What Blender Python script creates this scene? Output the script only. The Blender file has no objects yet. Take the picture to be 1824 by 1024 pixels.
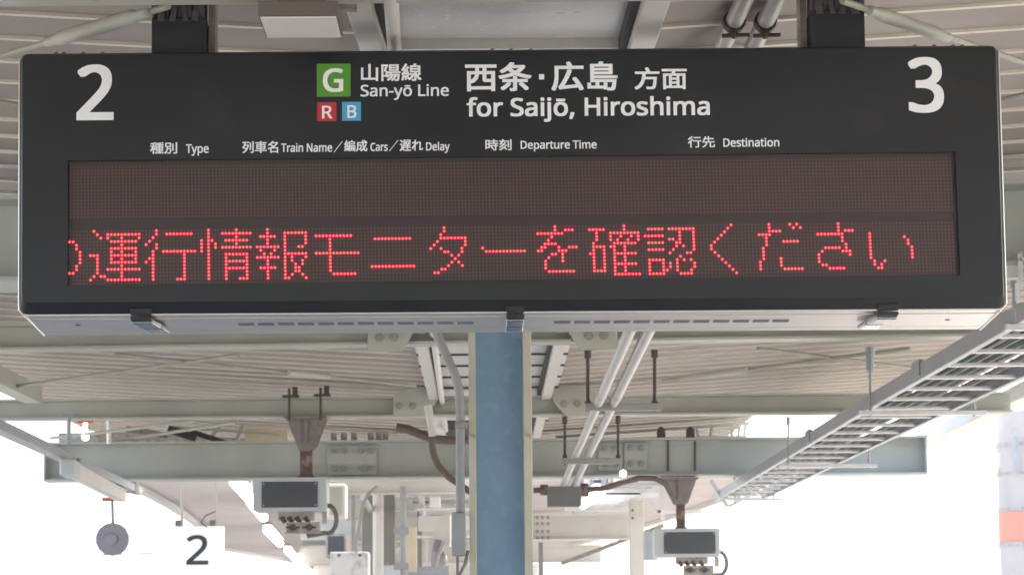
import bpy, math, random
from mathutils import Vector, Matrix
random.seed(7)
sc = bpy.context.scene
COL = sc.collection
rad = math.radians

# ------------------------------------------------------------------ camera
FPX, PW, PH = 4460.0, 1824.0, 1024.0        # focal length in photo pixels
CX, CY = PW / 2, PH / 2
ZC = 1.70                                    # eye height over the platform
VPX, VPY, ROLL = 870.0, 1115.0, rad(-0.5)    # where the platform axis vanishes
_vx, _vy = (VPX - CX) / FPX, (CY - VPY) / FPX
_c, _s = math.cos(ROLL), math.sin(ROLL)
_ux, _uy = _c * _vx - _s * _vy, _s * _vx + _c * _vy
PITCH = -math.atan(_uy)
YAW = math.atan(_ux * math.cos(PITCH))
R3 = (Matrix.Rotation(YAW, 3, 'Z') @ Matrix.Rotation(rad(90) + PITCH, 3, 'X') @ Matrix.Rotation(ROLL, 3, 'Z'))
CAM = Vector((0, 0, ZC))
cd = bpy.data.cameras.new('camera'); cam = bpy.data.objects.new('camera', cd); COL.objects.link(cam)
cd.sensor_width = 36; cd.lens = 36 * FPX / PW; cd.clip_start = .1; cd.clip_end = 3000
cd.dof.use_dof = True; cd.dof.focus_distance = 5.55; cd.dof.aperture_fstop = 20
cam.matrix_world = Matrix.Translation(CAM) @ R3.to_4x4()
sc.camera = cam

# ------------------------------------------------------------------ sky, sun, exposure
SUN_EL, SUN_AZ = rad(52), rad(35)            # azimuth measured from +Y towards +X
w = bpy.data.worlds.new('World'); sc.world = w; w.use_nodes = True
nt = w.node_tree
bg = nt.nodes['Background']
sky = nt.nodes.new('ShaderNodeTexSky'); sky.sky_type = 'NISHITA'; sky.sun_disc = False
sky.sun_elevation = SUN_EL; sky.sun_rotation = SUN_AZ; sky.dust_density = 3.0; sky.ozone_density = .6
nt.links.new(sky.outputs[0], bg.inputs[0]); bg.inputs[1].default_value = .15
sl = bpy.data.lights.new('sun', 'SUN'); sl.energy = 3.5; sl.angle = rad(.5); sl.color = (1, .95, .88)
so = bpy.data.objects.new('sun', sl); COL.objects.link(so)
sdir = Vector((math.sin(SUN_AZ) * math.cos(SUN_EL), math.cos(SUN_AZ) * math.cos(SUN_EL), math.sin(SUN_EL)))
so.rotation_euler = sdir.to_track_quat('Z', 'Y').to_euler(); so.location = sdir * 60
vs = sc.view_settings
vs.view_transform = 'Standard'; vs.look = 'None'; vs.gamma = 1; vs.use_curve_mapping = False
EXPO = 2.1
vs.exposure = EXPO

# ------------------------------------------------------------------ helpers
def ray(x, y):
    return R3 @ Vector(((x - CX) / FPX, (CY - y) / FPX, -1.0))
def W(x, y, Y):                              # photo pixel at depth Y -> point of the place
    d = ray(x, y); return CAM + d * (Y / d.y)
def Wh(x, y, h):                             # photo pixel at height h over the eye
    d = ray(x, y); return CAM + d * (h / d.z)
def V(*a): return Vector(a)

class MB:
    def __init__(s): s.v = []; s.f = []; s.m = []
    def add(s, vs, fs, m=0):
        b = len(s.v); s.v += [Vector(p) for p in vs]
        for f in fs: s.f.append(tuple(b + i for i in f)); s.m.append(m)
    BF = [(0, 3, 2, 1), (4, 5, 6, 7), (0, 1, 5, 4), (1, 2, 6, 5), (2, 3, 7, 6), (3, 0, 4, 7)]
    def box(s, x0, x1, y0, y1, z0, z1, m=0):
        s.add([(x0, y0, z0), (x1, y0, z0), (x1, y1, z0), (x0, y1, z0), (x0, y0, z1), (x1, y0, z1), (x1, y1, z1), (x0, y1, z1)], MB.BF, m)
    def bar(s, p0, p1, wd, ht, m=0, up=Vector((0, 0, 1)), off=(0, 0)):
        d = (p1 - p0).normalized(); a = d.cross(up).normalized(); u = a.cross(d)
        o = a * off[0] + u * off[1]; a = a * wd / 2; u = u * ht / 2
        q = [p0 - a - u, p0 + a - u, p1 + a - u, p1 - a - u, p0 - a + u, p0 + a + u, p1 + a + u, p1 - a + u]
        s.add([p + o for p in q], MB.BF, m)
    def tube(s, pts, r, n=10, m=0):
        pts = [Vector(p) for p in pts]; rs = r if isinstance(r, (list, tuple)) else [r] * len(pts)
        b = len(s.v); prev = None
        for i, p in enumerate(pts):
            d = (pts[min(i + 1, len(pts) - 1)] - pts[max(i - 1, 0)]).normalized()
            if prev is None:
                a = d.cross(Vector((0, 0, 1)))
                if a.length < .1: a = d.cross(Vector((1, 0, 0)))
            else: a = prev - d * prev.dot(d)
            a.normalize(); prev = a; c = d.cross(a)
            for k in range(n):
                t = 2 * math.pi * k / n; s.v.append(p + (a * math.cos(t) + c * math.sin(t)) * rs[i])
        for i in range(len(pts) - 1):
            for k in range(n):
                k2 = (k + 1) % n
                s.f.append((b + i * n + k, b + i * n + k2, b + (i + 1) * n + k2, b + (i + 1) * n + k)); s.m.append(m)
        s.f.append(tuple(b + k for k in range(n))[::-1]); s.m.append(m)
        s.f.append(tuple(b + (len(pts) - 1) * n + k for k in range(n))); s.m.append(m)
    def prism(s, poly, fn, d0, d1, m=0):     # poly in 2D, fn(a, b, d) -> 3D
        n = len(poly)
        s.add([fn(a, b, d0) for a, b in poly] + [fn(a, b, d1) for a, b in poly],
              [tuple(range(n))[::-1], tuple(range(n, 2 * n))] + [(i, (i + 1) % n, n + (i + 1) % n, n + i) for i in range(n)], m)
    def ball(s, c, r, m=0, sz=1.0, n=8):
        c = Vector(c); vs = []; fs = []
        for i in range(5):
            t = math.pi * (i + .5) / 5
            for k in range(n):
                a = 2 * math.pi * k / n
                vs.append(c + Vector((r * math.sin(t) * math.cos(a), r * math.sin(t) * math.sin(a), r * sz * math.cos(t))))
        for i in range(4):
            for k in range(n): fs.append((i * n + k, i * n + (k + 1) % n, (i + 1) * n + (k + 1) % n, (i + 1) * n + k))
        fs.append(tuple(range(n))); fs.append(tuple(range(4 * n, 5 * n)))
        s.add(vs, fs, m)
    def build(s, name, mats, parent=None, bevel=0, smooth=False):
        lo = Vector([min(p[i] for p in s.v) for i in range(3)]); hi = Vector([max(p[i] for p in s.v) for i in range(3)])
        c = (lo + hi) / 2
        me = bpy.data.meshes.new(name); me.from_pydata([p - c for p in s.v], [], s.f)
        mats = mats if isinstance(mats, (list, tuple)) else [mats]
        for m in mats: me.materials.append(m)
        me.polygons.foreach_set('material_index', s.m)
        import bmesh
        bm = bmesh.new(); bm.from_mesh(me); bmesh.ops.recalc_face_normals(bm, faces=bm.faces); bm.to_mesh(me); bm.free()
        if smooth:
            me.polygons.foreach_set('use_smooth', [True] * len(me.polygons)); me.set_sharp_from_angle(angle=rad(40))
        o = bpy.data.objects.new(name, me); COL.objects.link(o)
        wl = Vector((0, 0, 0)); p = parent
        while p: wl += p.location; p = p.parent
        o.location = c - wl; o.parent = parent
        if bevel:
            b = o.modifiers.new('bevel', 'BEVEL'); b.width = bevel; b.segments = 2; b.limit_method = 'ANGLE'
        return o
def tag(o, label, cat, group=None, kind=None):
    if label: o['label'] = label
    if cat: o['category'] = cat
    if group: o['group'] = group
    if kind: o['kind'] = kind
    return o
def thing(name, loc, label, cat, group=None):
    o = bpy.data.objects.new(name, None); o.empty_display_size = .1; COL.objects.link(o); o.location = loc
    return tag(o, label, cat, group)
def copy_tree(o, parent=None):
    c = o.copy(); COL.objects.link(c); c.parent = parent
    for ch in list(o.children): copy_tree(ch, c)
    return c

# ------------------------------------------------------------------ materials
def mat(name, col, rough=.55, metal=0, var=.12, scale=6, dirt=None, dscale=9, dth=.62, bump=0, bscale=60, coat=0, streak=False):
    m = bpy.data.materials.new(name); m.use_nodes = True; n = m.node_tree; L = n.links
    b = n.nodes['Principled BSDF']; b.inputs['Roughness'].default_value = rough; b.inputs['Metallic'].default_value = metal
    b.inputs['Coat Weight'].default_value = coat
    tc = n.nodes.new('ShaderNodeTexCoord')
    src = tc.outputs['Object']
    if streak:
        mp = n.nodes.new('ShaderNodeMapping'); mp.inputs['Scale'].default_value = (1, 1, .12); L.new(src, mp.inputs[0]); src = mp.outputs[0]
    nz = n.nodes.new('ShaderNodeTexNoise'); nz.inputs['Scale'].default_value = scale; nz.inputs['Detail'].default_value = 6; L.new(src, nz.inputs['Vector'])
    cr = n.nodes.new('ShaderNodeValToRGB'); L.new(nz.outputs[0], cr.inputs[0])
    c = Vector(col); lo = c * (1 - var); hi = c * (1 + var)
    cr.color_ramp.elements[0].position = .3; cr.color_ramp.elements[1].position = .7
    cr.color_ramp.elements[0].color = (*lo, 1); cr.color_ramp.elements[1].color = (*hi, 1)
    out = cr.outputs[0]
    if dirt:
        n2 = n.nodes.new('ShaderNodeTexNoise'); n2.inputs['Scale'].default_value = dscale; n2.inputs['Detail'].default_value = 8; n2.inputs['Roughness'].default_value = .65; L.new(src, n2.inputs['Vector'])
        r2 = n.nodes.new('ShaderNodeValToRGB'); r2.color_ramp.elements[0].position = dth; r2.color_ramp.elements[1].position = min(1, dth + .12); L.new(n2.outputs[0], r2.inputs[0])
        mx = n.nodes.new('ShaderNodeMixRGB'); L.new(r2.outputs[0], mx.inputs[0]); L.new(out, mx.inputs[1]); mx.inputs[2].default_value = (*dirt, 1); out = mx.outputs[0]
    L.new(out, b.inputs['Base Color'])
    if rough < .9:
        mr = n.nodes.new('ShaderNodeMapRange'); L.new(nz.outputs[0], mr.inputs[0]); mr.inputs[3].default_value = max(.05, rough - .1); mr.inputs[4].default_value = min(1, rough + .1); L.new(mr.outputs[0], b.inputs['Roughness'])
    if bump:
        n3 = n.nodes.new('ShaderNodeTexNoise'); n3.inputs['Scale'].default_value = bscale; n3.inputs['Detail'].default_value = 5; L.new(tc.outputs['Object'], n3.inputs['Vector'])
        bp = n.nodes.new('ShaderNodeBump'); bp.inputs['Strength'].default_value = bump; bp.inputs['Distance'].default_value = .01; L.new(n3.outputs[0], bp.inputs['Height']); L.new(bp.outputs[0], b.inputs['Normal'])
    return m
def emit(name, col, strength):
    m = bpy.data.materials.new(name); m.use_nodes = True; b = m.node_tree.nodes['Principled BSDF']
    b.inputs['Base Color'].default_value = (*[min(c, 1) * .3 for c in col], 1)
    b.inputs['Emission Color'].default_value = (*col, 1); b.inputs['Emission Strength'].default_value = strength; return m
EX = 2 ** -EXPO
M_beam = mat('beam_paint', (.43, .44, .37), .5, var=.10, scale=3, dirt=(.25, .21, .15), dscale=9, dth=.65, bump=.04)
M_rod = mat('brace_rod_paint', (.33, .335, .265), .5, var=.15, scale=8, dirt=(.20, .15, .10), dscale=12, dth=.6)
M_main = mat('main_beam_paint', (.41, .43, .385), .5, var=.10, scale=2.5, dirt=(.25, .22, .17), dscale=8, dth=.66, bump=.04)
M_roof = mat('roof_sheet_paint', (.30, .258, .225), .55, var=.12, scale=1.6, dirt=(.255, .20, .155), dscale=1.1, dth=.60)
M_seam_lit = mat('roof_seam_lit_tone', (.66, .60, .50), .5, var=.06, scale=6, dirt=(.45, .37, .29), dscale=6, dth=.66)  # pale colour stands in for light caught by the camera-facing lips
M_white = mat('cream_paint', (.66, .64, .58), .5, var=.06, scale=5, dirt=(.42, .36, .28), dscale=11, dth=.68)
M_board = mat('soffit_board_paint', (.66, .64, .60), .55, var=.05, scale=4, dirt=(.4, .34, .28), dscale=13, dth=.70)
M_dark = mat('dark_gap', (.035, .032, .03), .7)
M_black = mat('board_black_paint', (.0075, .0083, .0100), .34, var=.14, scale=5, dirt=(.017, .0175, .0185), dscale=4, dth=.60, coat=.0, bump=.02, bscale=500)
M_sleeve = mat('hanger_black', (.018, .018, .019), .6, var=.2, scale=18)
M_cloth = mat('wrapped_cable_sheath', (.12, .10, .098), .7, var=.6, scale=30)
M_alu = mat('brushed_aluminium', (.72, .665, .615), .36, 1, var=.05, scale=4)
M_alu2 = mat('aluminium_dull', (.50, .50, .50), .4, 1, var=.08, scale=12)
M_chrome = mat('latch_steel', (.34, .34, .35), .2, 1, var=.1, scale=20)
M_galv = mat('galvanised_steel', (.34, .355, .38), .42, .55, var=.10, scale=14)
M_galvlight = mat('galvanised_bright', (.66, .66, .65), .4, .35, var=.08, scale=12)
M_cond = mat('conduit_grey', (.43, .42, .39), .4, .1, var=.08, scale=9, dirt=(.35, .31, .26), dscale=16, dth=.68)
M_condg = mat('conduit_dark_grey', (.29, .29, .275), .5, var=.1, scale=9, dirt=(.2, .18, .15), dscale=15, dth=.66)
M_rust = mat('rusty_steel', (.15, .085, .065), .75, var=.35, scale=20, dirt=(.33, .29, .25), dscale=9, dth=.55)
M_rustd = mat('rusty_rod', (.085, .06, .048), .75, var=.3, scale=30)
M_brown = mat('brown_cable', (.13, .095, .075), .65, var=.2, scale=20)
M_cable = mat('cable_grey', (.16, .16, .16), .6, var=.15, scale=20)
M_cableg = mat('cable_green', (.07, .11, .09), .6, var=.15, scale=20)
M_blue = mat('blue_column_paint', (.255, .41, .575), .55, var=.09, scale=6, dirt=(.30, .46, .62), dscale=18, dth=.50, bump=.08)
M_cream = mat('column_cream_edge', (.54, .50, .38), .55, var=.12, scale=8, dirt=(.28, .20, .12), dscale=14, dth=.60)
M_pale = mat('pale_case', (.52, .55, .54), .45, var=.05, scale=8)
M_grille = mat('dark_grille', (.060, .064, .070), .38, var=.15, scale=90)
M_mech = mat('greasy_mechanism', (.28, .24, .21), .6, var=.4, scale=30)
M_signw = mat('sign_white', (.80, .80, .79), .4, var=.02)
M_signlit = emit('backlit_sign_face', (1, 1, 1), .11)
M_signlit.node_tree.nodes['Principled BSDF'].inputs['Base Color'].default_value = (.8, .8, .8, 1)
M_signg = mat('sign_grey_ink', (.05, .062, .07), .5, var=.05)
M_red = mat('red_paint', (.55, .06, .05), .5, var=.1)
M_orange = mat('orange_band', (.72, .22, .12), .5, var=.08)
M_conc = mat('pole_concrete', (.50, .445, .42), .8, var=.10, scale=3, dirt=(.33, .29, .275), dscale=4, dth=.64)
M_yel = mat('yellowed_board', (.62, .52, .33), .5, var=.08)
M_ink = mat('white_lettering', (.88, .88, .865), .45, var=.01)
M_green = mat('line_green', (.09, .30, .015), .45, var=.02)
M_redsq = mat('line_red', (.52, .02, .03), .45, var=.02)
M_bluesq = mat('line_light_blue', (.055, .38, .62), .45, var=.02)
M_ledback = mat('led_panel_smoked', (.054, .0245, .0215), .38, var=.06, scale=6)
M_ledband = mat('led_window_band', (.038, .0255, .0245), .4, var=.06, scale=6)
M_leddot = mat('led_unlit', (.125, .090, .080), .4, var=.12, scale=300)
M_ledcore = emit('led_lit_core', (2.6, .30, .31), EX)
M_ledring = emit('led_lit_lens', (1.25, .003, .035), EX)
M_tube = emit('fluorescent_tube', (1, .98, .94), 2.2)
M_lamp = emit('small_lamp', (1, 1, 1), 3)
M_bolt_shade = mat('bolt_shaded_tone', (.30, .30, .26), .5, var=.15, scale=40)  # beam paint darkened, shading of the bolt heads put into the colour
M_panel = mat('valley_sheet_grey', (.56, .555, .54), .3, var=.05, scale=3, dirt=(.88, .87, .84), dscale=60, dth=.58)  # dirt argument here carries pale specks painted for glare on the sheet
M_ground = mat('ballast', (.30, .28, .25), .95, var=.3, scale=12)
M_plat = mat('platform_paving', (.30, .295, .28), .85, var=.1, scale=5)

# ------------------------------------------------------------------ ground
g = MB(); g.add([(-1500, -1500, -1.1), (1500, -1500, -1.1), (1500, 1500, -1.1), (-1500, 1500, -1.1)], [(0, 1, 2, 3)])
tag(g.build('ground', M_ground), 'pale stone ballast ground spreading beyond the platform', 'ground', kind='structure')
g = MB(); g.box(-3.4, 3.4, -40, 120, -1.096, 0)
tag(g.build('platform', M_plat), 'grey paved platform under the canopy', 'platform', kind='structure')

# ------------------------------------------------------------------ canopy over the board
YA, Y1, Y2, Y3, Y0 = 8.1, 11.6, 15.1, 18.6, 5.15
can = thing('platform_canopy', (0, 8.1, 0), 'pale green steel canopy with beige corrugated roof above the board', 'canopy')
def ibeam(p0, p1, ht, fw, tf=.012, tw=.012):
    m = MB(); up = V(0, 0, 1)
    m.bar(p0, p1, fw, tf, off=(0, tf / 2)); m.bar(p0, p1, fw, tf, off=(0, ht - tf / 2))
    m.bar(p0, p1, tw, ht - 2 * tf, off=(0, ht / 2)); return m
def zroof(X): return ZC + 1.43 + max(0, abs(X) - .33) * .062
def corrugated(X0, X1, Ya, Yb, pitch, zf, cf=lambda Y: 0, taper=lambda Y: 0):
    """sheet of flat pans with a narrow raised seam along every joint"""
    m = MB(); Y = Ya; prof = []
    while Y < Yb:
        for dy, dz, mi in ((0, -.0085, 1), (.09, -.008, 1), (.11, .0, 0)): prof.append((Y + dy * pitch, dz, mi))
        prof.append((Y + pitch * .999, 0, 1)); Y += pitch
    for (ya, da, mi), (yb, db, _) in zip(prof, prof[1:]):
        xa, xb = X0 + taper(ya), X0 + taper(yb)
        m.add([(xa + cf(ya), ya, zf(X0) + da), (X1 + cf(ya), ya, zf(X1) + da), (X1 + cf(yb), yb, zf(X1) + db), (xb + cf(yb), yb, zf(X0) + db)], [(0, 1, 2, 3)], mi)
    return m
ROOF0 = -3.0
corrugated(-3.25, -.30, ROOF0, 20.3, .27, zroof).build('roof_sheet', [M_roof, M_seam_lit], can)
corrugated(.30, 3.25, ROOF0, 17.2, .27, zroof).build('roof_sheet', [M_roof, M_seam_lit], can)
corrugated(.30, 1.98, 17.28, 20.3, .27, zroof).build('roof_sheet', [M_roof, M_seam_lit], can)

def bolts(pts, r, mtl, parent, d=.016):
    for p in pts:
        m = MB(); m.tube([p, p + V(0, -d, 0)], r, 6); m.tube([p + V(0, -d, 0), p + V(0, -d * 1.9, 0)], r * .55, 6)
        m.build('bolt', mtl, parent)
def plate(poly, Y, th, mtl, name, parent):
    m = MB(); m.prism([(p[0], p[1]) for p in poly], lambda a, b, d: W(a, b, d), Y, Y + th); return m.build(name, mtl, parent, bevel=.002)

# cross beams, lighter sections
b0 = ibeam(W(-1640, 10.9, Y0), W(3380, -30.1, Y0), .125, .14).build('cross_beam', M_beam, can)
b1 = ibeam(W(-330, 630.5, Y1), W(2100, 596, Y1), .122, .14).build('cross_beam', M_beam, can)
b2 = ibeam(W(-150, 750, Y2), W(1800, 735, Y2), .122, .14).build('cross_beam', M_beam, can)
# main beams
bA = ibeam(W(-960, 526, YA), W(2680, 470, YA), .28, .28, .014).build('main_beam', M_main, can)
b3 = ibeam(W(86, 858, Y3), W(1645, 845.5, Y3), .283, .26, .014).build('main_beam', M_main, can)
# end plates of the far main beam
for x, y in ((84, 858), (1646, 845)):
    m = MB(); p = W(x, y, Y3); m.box(p.x - .006, p.x + .006, Y3 - .131, Y3 + .131, p.z - .003, p.z + .286); m.build('end_plate', M_main, b3)
# splice plates on the far main beam
for x0, x1, y0, y1 in ((583, 672, 793, 846), (1066, 1108, 789, 838), (1112, 1153, 788, 837)):
    sp = plate([(x0, y0), (x1, y0), (x1, y1), (x0, y1)], Y3 - .03, .024, M_main, 'splice_plate', b3)
    xs = (x0 + 12, x0 + 30, x1 - 30, x1 - 12) if x1 - x0 > 60 else (x0 + 11, x1 - 11)
    for xx in xs:
        for yy in (y0 + 10, y1 - 12): bolts([W(xx, yy, Y3 - .03)], .024, M_bolt_shade, b3, .022)
for x in (1190, 1238):
    m = MB(); m.bar(W(x, 785, Y3 - .012), W(x, 838, Y3 - .012), .012, .02, up=V(0, 1, 0)); m.build('strap', M_rustd, b3)
# gusset plates where the cross beams meet the valley
def gusset(poly, Y, bl, par):
    plate(poly, Y - .0925, .016, M_beam, 'gusset_plate', par)
    bolts([W(x, y, Y - .075) for x, y in bl], .024, M_bolt_shade, par, .02)
gusset([(655, 560), (742, 560), (734, 597), (716, 626), (655, 627)], Y1, [(676, 602), (702, 601)], b1)
gusset([(1008, 555), (1100, 555), (1100, 621), (1033, 624), (1014, 594)], Y1, [(1048, 599), (1075, 598)], b1)
gusset([(700, 741), (754, 741), (777, 716), (764, 687), (722, 692), (700, 706)], Y2, [(711, 723), (735, 723)], b2)
gusset([(976, 692), (1000, 685), (1040, 685), (1062, 700), (1062, 739), (1008, 740), (990, 722)], Y2, [(1004, 720), (1028, 719)], b2)

# valley: boarded soffit between two white channels
def strip(px, h0, h1, wd, ht, name, mtl, par=can):
    a = Wh(*px[0], h0); b = Wh(*px[1], h1); m = MB(); m.bar(a, b, wd, ht, off=(0, ht / 2)); return m.build(name, mtl, par, bevel=.002)
HV = 1.35
for side, (na, nb), (fa, fb) in (('l', ((634, 5), (662, 88)), ((747, 594), (783, 762))), ('r', ((1172, 2), (1146, 82)), ((1004, 590), (960, 762)))):
    s = -1 if side == 'l' else 1
    for a, b, in ((na, nb), (fa, fb)):
        A, B = Wh(*a, HV), Wh(*b, HV); d = (B - A).normalized()
        A0 = A - d * (1.6 if a is na else 2.2); B0 = B + d * (1.0 if a is na else .9)
        m = MB(); m.bar(A0, B0, .058, .11, off=(0, .055)); m.build('valley_channel', M_white, can, bevel=.003)
        m = MB(); m.bar(A0, B0, .016, .07, off=(-s * .039, .06)); m.build('joint_strip', M_dark, can)
# near glazed sheet and far boards
p = [Wh(664, -60, 1.41), Wh(1142, -60, 1.41), Wh(1116, 78, 1.41), Wh(700, 80, 1.41)]
m = MB(); m.add(p + [q + V(0, 0, .006) for q in p], MB.BF); m.build('valley_panel', M_panel, can)
A, B = Wh(700, 82, 1.40), Wh(1116, 80, 1.40)
m = MB(); m.bar(A, B, .05, .03); m.build('valley_frame', M_white, can, bevel=.002)
seam = 9.4; i = 0
gaps = [.55, .42, .36, .62, .52, .55, .58, .55, .60, .6, .6, .6, .6]
while seam < 17.0:
    L = gaps[i % len(gaps)] * 1.05; m = MB(); m.box(-.37, .43, seam, seam + L - .035, ZC + 1.425, ZC + 1.44); m.build('valley_board', M_board, can); m = MB(); m.box(-.37, .43, seam + L - .045, seam + L - .012, ZC + 1.417, ZC + 1.4245); m.build('joint_strip', M_dark, can); seam += L; i += 1
m = MB(); m.box(-.40, .46, ROOF0, 20.2, ZC + 1.46, ZC + 1.475); m.build('valley_gutter', M_dark, can)

# brace rods with turnbuckle sleeves
def rod(px, h, r, sleeve=None, rs=2.2):
    m = MB(); pts = [Wh(x, y, h) for x, y in px]; m.tube(pts, r, 8); o = m.build('brace_rod', M_rod, can, smooth=True)
    if sleeve:
        a, b = [Wh(x, y, h - .004) for x, y in sleeve]; d = (b - a)
        m = MB(); m.tube([a, a + d * .08, a + d * .14, a + d * .86, a + d * .92, b], [r * 1.5, r * 1.5, r * rs, r * rs, r * 1.4, r * 1.4], 10)
        m.build('turnbuckle', M_beam, o, smooth=True)
rod([(-60, 118), (300, 12)], 1.36, .008, [(84, 76), (262, 23)])
rod([(-60, 172), (60, 192)], 1.36, .008)
rod([(1500, 2), (1900, 137)], 1.36, .008, [(1548, 19), (1690, 68)], 2.0)
rod([(1740, 190), (1900, 150)], 1.36, .008)
rod([(-60, 700), (425, 632)], 1.34, .0100)
rod([(205, 631), (740, 687)], 1.345, .0100, [(515, 663), (585, 670)], 1.7)
rod([(1350, 620), (1700, 665)], 1.345, .0100)
rod([(1180, 678), (1620, 620)], 1.34, .0100, [(1215, 673), (1330, 658)], 1.7)
rod([(90, 780), (170, 771), (350, 749)], 1.36, .012)
rod([(210, 784), (420, 752)], 1.40, .012)

# longitudinal edge members
m = MB(); a, b = Wh(-250, 555, 1.36), Wh(60, 703, 1.36); m.bar(a, b, .10, .10); m.build('edge_purlin', M_beam, can)
rail = thing('lighting_rail', Wh(120, 815, .96), 'galvanised lighting rail hanging along the left edge of the canopy', 'rail')
m = MB(); a, b = Wh(-420, 580, .96), Wh(246, 879, .96); m.bar(a, b, .065, .055, off=(0, .02)); m.build('rail', M_galv, rail, bevel=.004)
p = Wh(122, 800, .96)
for q in (p, p - V(0, 3.5, 0)): m = MB(); m.tube([q + V(0, 0, .02), q + V(0, 0, .17)], .012, 8); m.box(q.x - .03, q.x + .03, q.y - .03, q.y + .03, q.z + .17, q.z + .185); m.build('hanger_rod', M_galv, rail)
m = MB(); m.box(b.x - .045, b.x + .045, b.y - .45, b.y - .3, b.z - .012, b.z + .06); m.build('end_clamp', M_condg, rail)
m = MB(); a, b = Wh(2150, 560, 1.38), Wh(1500, 862, 1.38); m.bar(a, b, .12, .10, off=(0, .04)); m.build('eave_beam', M_white, can, bevel=.003)
m = MB(); a, b = Wh(2150, 470, 1.43), Wh(1700, 706, 1.43); m.bar(a, b, .05, .05); m.build('edge_purlin', M_beam, can)

# ------------------------------------------------------------------ blue column
cl, cr_ = W(835, 700, YA).x, W(946, 700, YA).x
col = thing('steel_column', ((cl + cr_) / 2, YA, 0), 'blue steel column with cream flanges rising behind the departure board', 'column')
zt = ZC + 1.09
m = MB(); m.box(cl + .0225, cr_ - .0275, YA - .005, YA + .005, 0, zt); m.build('web', M_blue, col)
for x0, x1 in ((cl, cl + .022), (cr_ - .027, cr_)):
    m = MB(); m.box(x0, x1, YA - .10, YA + .10, 0, zt); m.build('flange', M_cream, col, bevel=.003)
m = MB(); m.box(cl - .1, cr_ + .1, YA - .2, YA + .2, .001, .025); m.build('base_plate', M_cream, col)

# ------------------------------------------------------------------ departure board
BO = W(908, 322, 5.5)
TILT = rad(1.0)
U = V(1, 0, 0); N = V(0, -math.cos(TILT), -math.sin(TILT)); VV = N.cross(U) * -1
VV = V(0, -math.sin(TILT), math.cos(TILT))
def P(x, y):
    d = ray(x, y); t = (BO - CAM).dot(N) / d.dot(N); q = CAM + d * t - BO; return q.dot(U), q.dot(VV)
def B(u, v, n=0.0): return BO + U * u + VV * v + N * n
board = thing('departure_board', B(0, -.3), 'black departure board with red scrolling characters hanging over the platform', 'departure board')
PXM = abs(P(1000, 322)[0] - P(900, 322)[0]) / 100    # metres per photo pixel on the board
TL, TR, BR, BL = P(38, 97), P(1775, 82), P(1790, 549), P(36.5, 560)
wTL, wTR, wBR, wBL = P(122, 288), P(1700, 272), P(1709, 491), P(122, 510)
def rounded(q, r, n=5):
    out = []
    for i in range(4):
        p = Vector(q[i]); a = (Vector(q[i - 1]) - p).normalized(); b = (Vector(q[(i + 1) % 4]) - p).normalized()
        p0, p1 = p + a * r, p + b * r
        for k in range(n + 1):
            t = k / n; out.append(tuple(p0 * (1 - t) ** 2 + p * 2 * t * (1 - t) + p1 * t * t))
    return out
FR = .012                                    # front face stands proud of the body plane
outer = rounded([TL, TR, BR, BL], 14 * PXM)
inset = 5 * PXM
def shrink(q, t, b, s):
    return [(q[0][0] + s, q[0][1] - t), (q[1][0] - s, q[1][1] - t), (q[2][0] - s, q[2][1] + b), (q[3][0] + s, q[3][1] + b)]
front = rounded(shrink([TL, TR, BR, BL], 4 * PXM, 20 * PXM, 4 * PXM), 12 * PXM)
m = MB(); n = len(outer)
m.add([B(u, v, -.035) for u, v in outer] + [B(u, v, .002) for u, v in outer] + [B(u, v, FR) for u, v in front],
      [(i, (i + 1) % n, n + (i + 1) % n, n + i) for i in range(n)] + [(n + i, n + (i + 1) % n, 2 * n + (i + 1) % n, 2 * n + i) for i in range(n)])
# front face as a ring round the display window, with the window reveal
win = [wTL, wTR, wBR, wBL]
k4 = n // 4
idx = [2 * n + i for i in range(n)]
base = len(m.v); m.v += [B(u, v, FR) for u, v in win] + [B(u, v, -.004) for u, v in win]
for c in range(4):
    run = idx[c * k4:(c + 1) * k4]
    for a, b in zip(run, run[1:]): m.f.append((base + c, a, b)); m.m.append(0)
    m.f.append((base + c, run[-1], idx[((c + 1) * k4) % n], base + (c + 1) % 4)); m.m.append(0)
    m.f.append((base + c, base + (c + 1) % 4, base + 4 + (c + 1) % 4, base + 4 + c)); m.m.append(0)
m.build('bezel', M_black, board)
# window glass panel behind the bezel
m = MB(); q = shrink(win, -.002, -.002, -.002)
m.add([B(u, v, -.003) for u, v in q] + [B(u, v, -.02) for u, v in q], [(0, 1, 2, 3), (4, 7, 6, 5), (0, 4, 5, 1), (1, 5, 6, 2), (2, 6, 7, 3), (3, 7, 4, 0)])
m.build('display_window', M_ledband, board)
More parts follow.
